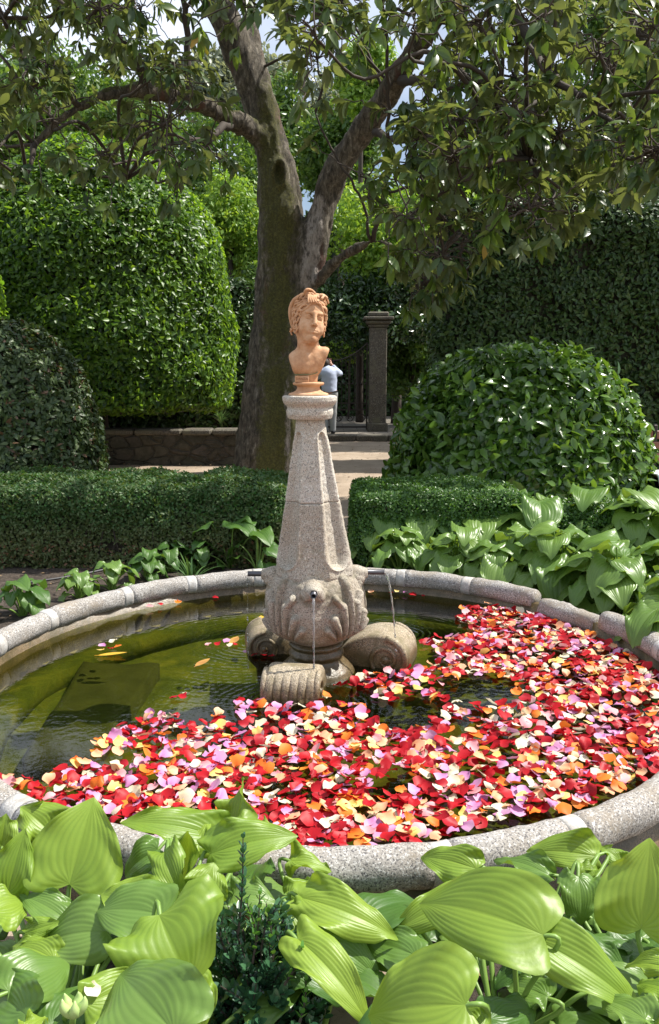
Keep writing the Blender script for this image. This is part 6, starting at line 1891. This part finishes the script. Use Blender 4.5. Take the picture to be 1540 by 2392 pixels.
# bench cut off by the right edge
g_ = P(1545, 1140, 8.9)
bench = thing('park_bench', 'red slatted bench behind the dome, cut off by the right edge', 'bench', (P(1640, 1160, 9.6)[0], 9.6, 0))
bx0, bx1 = P(1520, 1100, 9.6)[0], P(1520, 1100, 9.6)[0] + 1.5
for k in range(4):
    b = MB(); b.box(((bx0 + bx1) / 2, 9.35 + k * .11, .44), (bx1 - bx0, .095, .03), bev=.008); b.go('seat_slat', M['slat'], bench)
for k in range(3):
    b = MB(); b.box(((bx0 + bx1) / 2, 9.82 + k * .02, .62 + k * .13), (bx1 - bx0, .03, .10), bev=.008); b.go('back_slat', M['slat'], bench)
for x in (bx0 + .12, bx1 - .12):
    b = MB(); b.box((x, 9.5, .21), (.06, .50, .42), bev=.01); b.box((x, 9.86, .50), (.05, .05, 1.0), bev=.01); b.go('leg', M['iron'], bench)
def sheetf():
    nx, ny = 24, 16; V = []
    for j in range(ny):
        for i in range(nx):
            u, v = i / (nx - 1), j / (ny - 1)
            x = bx0 - .03 + u * 1.0; y = 9.22 + v * .55; z = .475 + .012 * math.sin(u * 17) * math.sin(v * 9)
            if v < .15: z -= (.15 - v) * .9
            V.append((x, y, z))
    F = [(j * nx + i, j * nx + i + 1, (j + 1) * nx + i + 1, (j + 1) * nx + i) for j in range(ny - 1) for i in range(nx - 1)]
    o = mk('folded_sheet', V, F, M['cloth_white'], None, True)
    md = o.modifiers.new('s', 'SOLIDIFY'); md.thickness = .015
    tag(o, 'white folded sheet lying on the seat of the red bench at the right edge', 'sheet')
sheetf()
# black irrigation hose behind the left rim
b = MB(); hp = [G(x, y, .05) for x, y in [(60, 1362), (130, 1352), (200, 1340), (270, 1326), (330, 1322), (400, 1318), (460, 1322)]]
b.tube(spline(hp, 6), .010, 8)
tag(b.go('garden_hose', M['hose'], None, smooth=True), 'thin black irrigation hose lying on the soil behind the left rim', 'hose')
# strappy plants
M['strap'] = leaf_mat('strap_leaf', (.05, .12, .03), (.10, .19, .05), .4, .25)
def strap_plant(px_, py_, Y, n, L, label, z0=0.0):
    c = P(px_, py_, Y); c[2] = z0
    t = thing('strap_plant', label, 'plant', c)
    V = []; F = []; R_ = []
    for k in range(n):
        a = rng.uniform(0, 2 * PI); l = L * rng.uniform(.6, 1.1); lean = rng.uniform(.3, 1.1); m_ = 8; b0 = len(V)
        sd_ = np.array([-math.sin(a), math.cos(a), 0])
        for i in range(m_):
            s = i / (m_ - 1); q = c + np.array([math.cos(a), math.sin(a), 0]) * l * lean * s ** 1.4 * .7 + np.array([0, 0, 1]) * l * (s - .55 * lean * s * s)
            w = .011 * (1 - s ** 2) + .001
            V += [q - sd_ * w, q + sd_ * w]; R_ += [.1 + .8 * (k % 5) / 5] * 2
        F += [(b0 + 2 * i, b0 + 2 * i + 1, b0 + 2 * i + 3, b0 + 2 * i + 2) for i in range(m_ - 1)]
    mk('foliage', V, F, M['strap'], t, True, {'rnd': R_})
g_ = G(430, 1310, 0)
strap_plant(445, 1285, 6.1, 26, .36, 'dark strappy plant in the shade in front of the left box hedge')
strap_plant(515, 965, 15.3, 40, .42, 'pale strappy plant on top of the low rubble wall under the topiary', .62)
# leaf litter on path and soil
pos = np.c_[rng.uniform(-5, 5, 1500), rng.uniform(5.6, 18, 1500), np.full(1500, .03)]
pos = np.r_[pos, np.c_[rng.uniform(-3.4, 3.2, 900), rng.uniform(1.6, 6.7, 900), np.full(900, .045)]]
k = np.hypot(pos[:, 0] - BC[0], pos[:, 1] - BC[1]) > BR + .16; pos = pos[k]
M['litter'] = leaf_mat('dry_leaf_litter', (.10, .055, .03), (.26, .17, .08), .8, .05)
d = rng.normal(size=pos.shape); d[:, 2] *= .15; n_ = np.tile([0, 0, 1.], (len(pos), 1)) + rng.normal(size=pos.shape) * .25
V, F, r = bake_leaves(T_S, pos, d, n_, rng.uniform(.02, .06, len(pos)), 1.1)
tag(mk('leaf_litter', V, F, M['litter'], None, False, {'rnd': r}), kind='stuff')
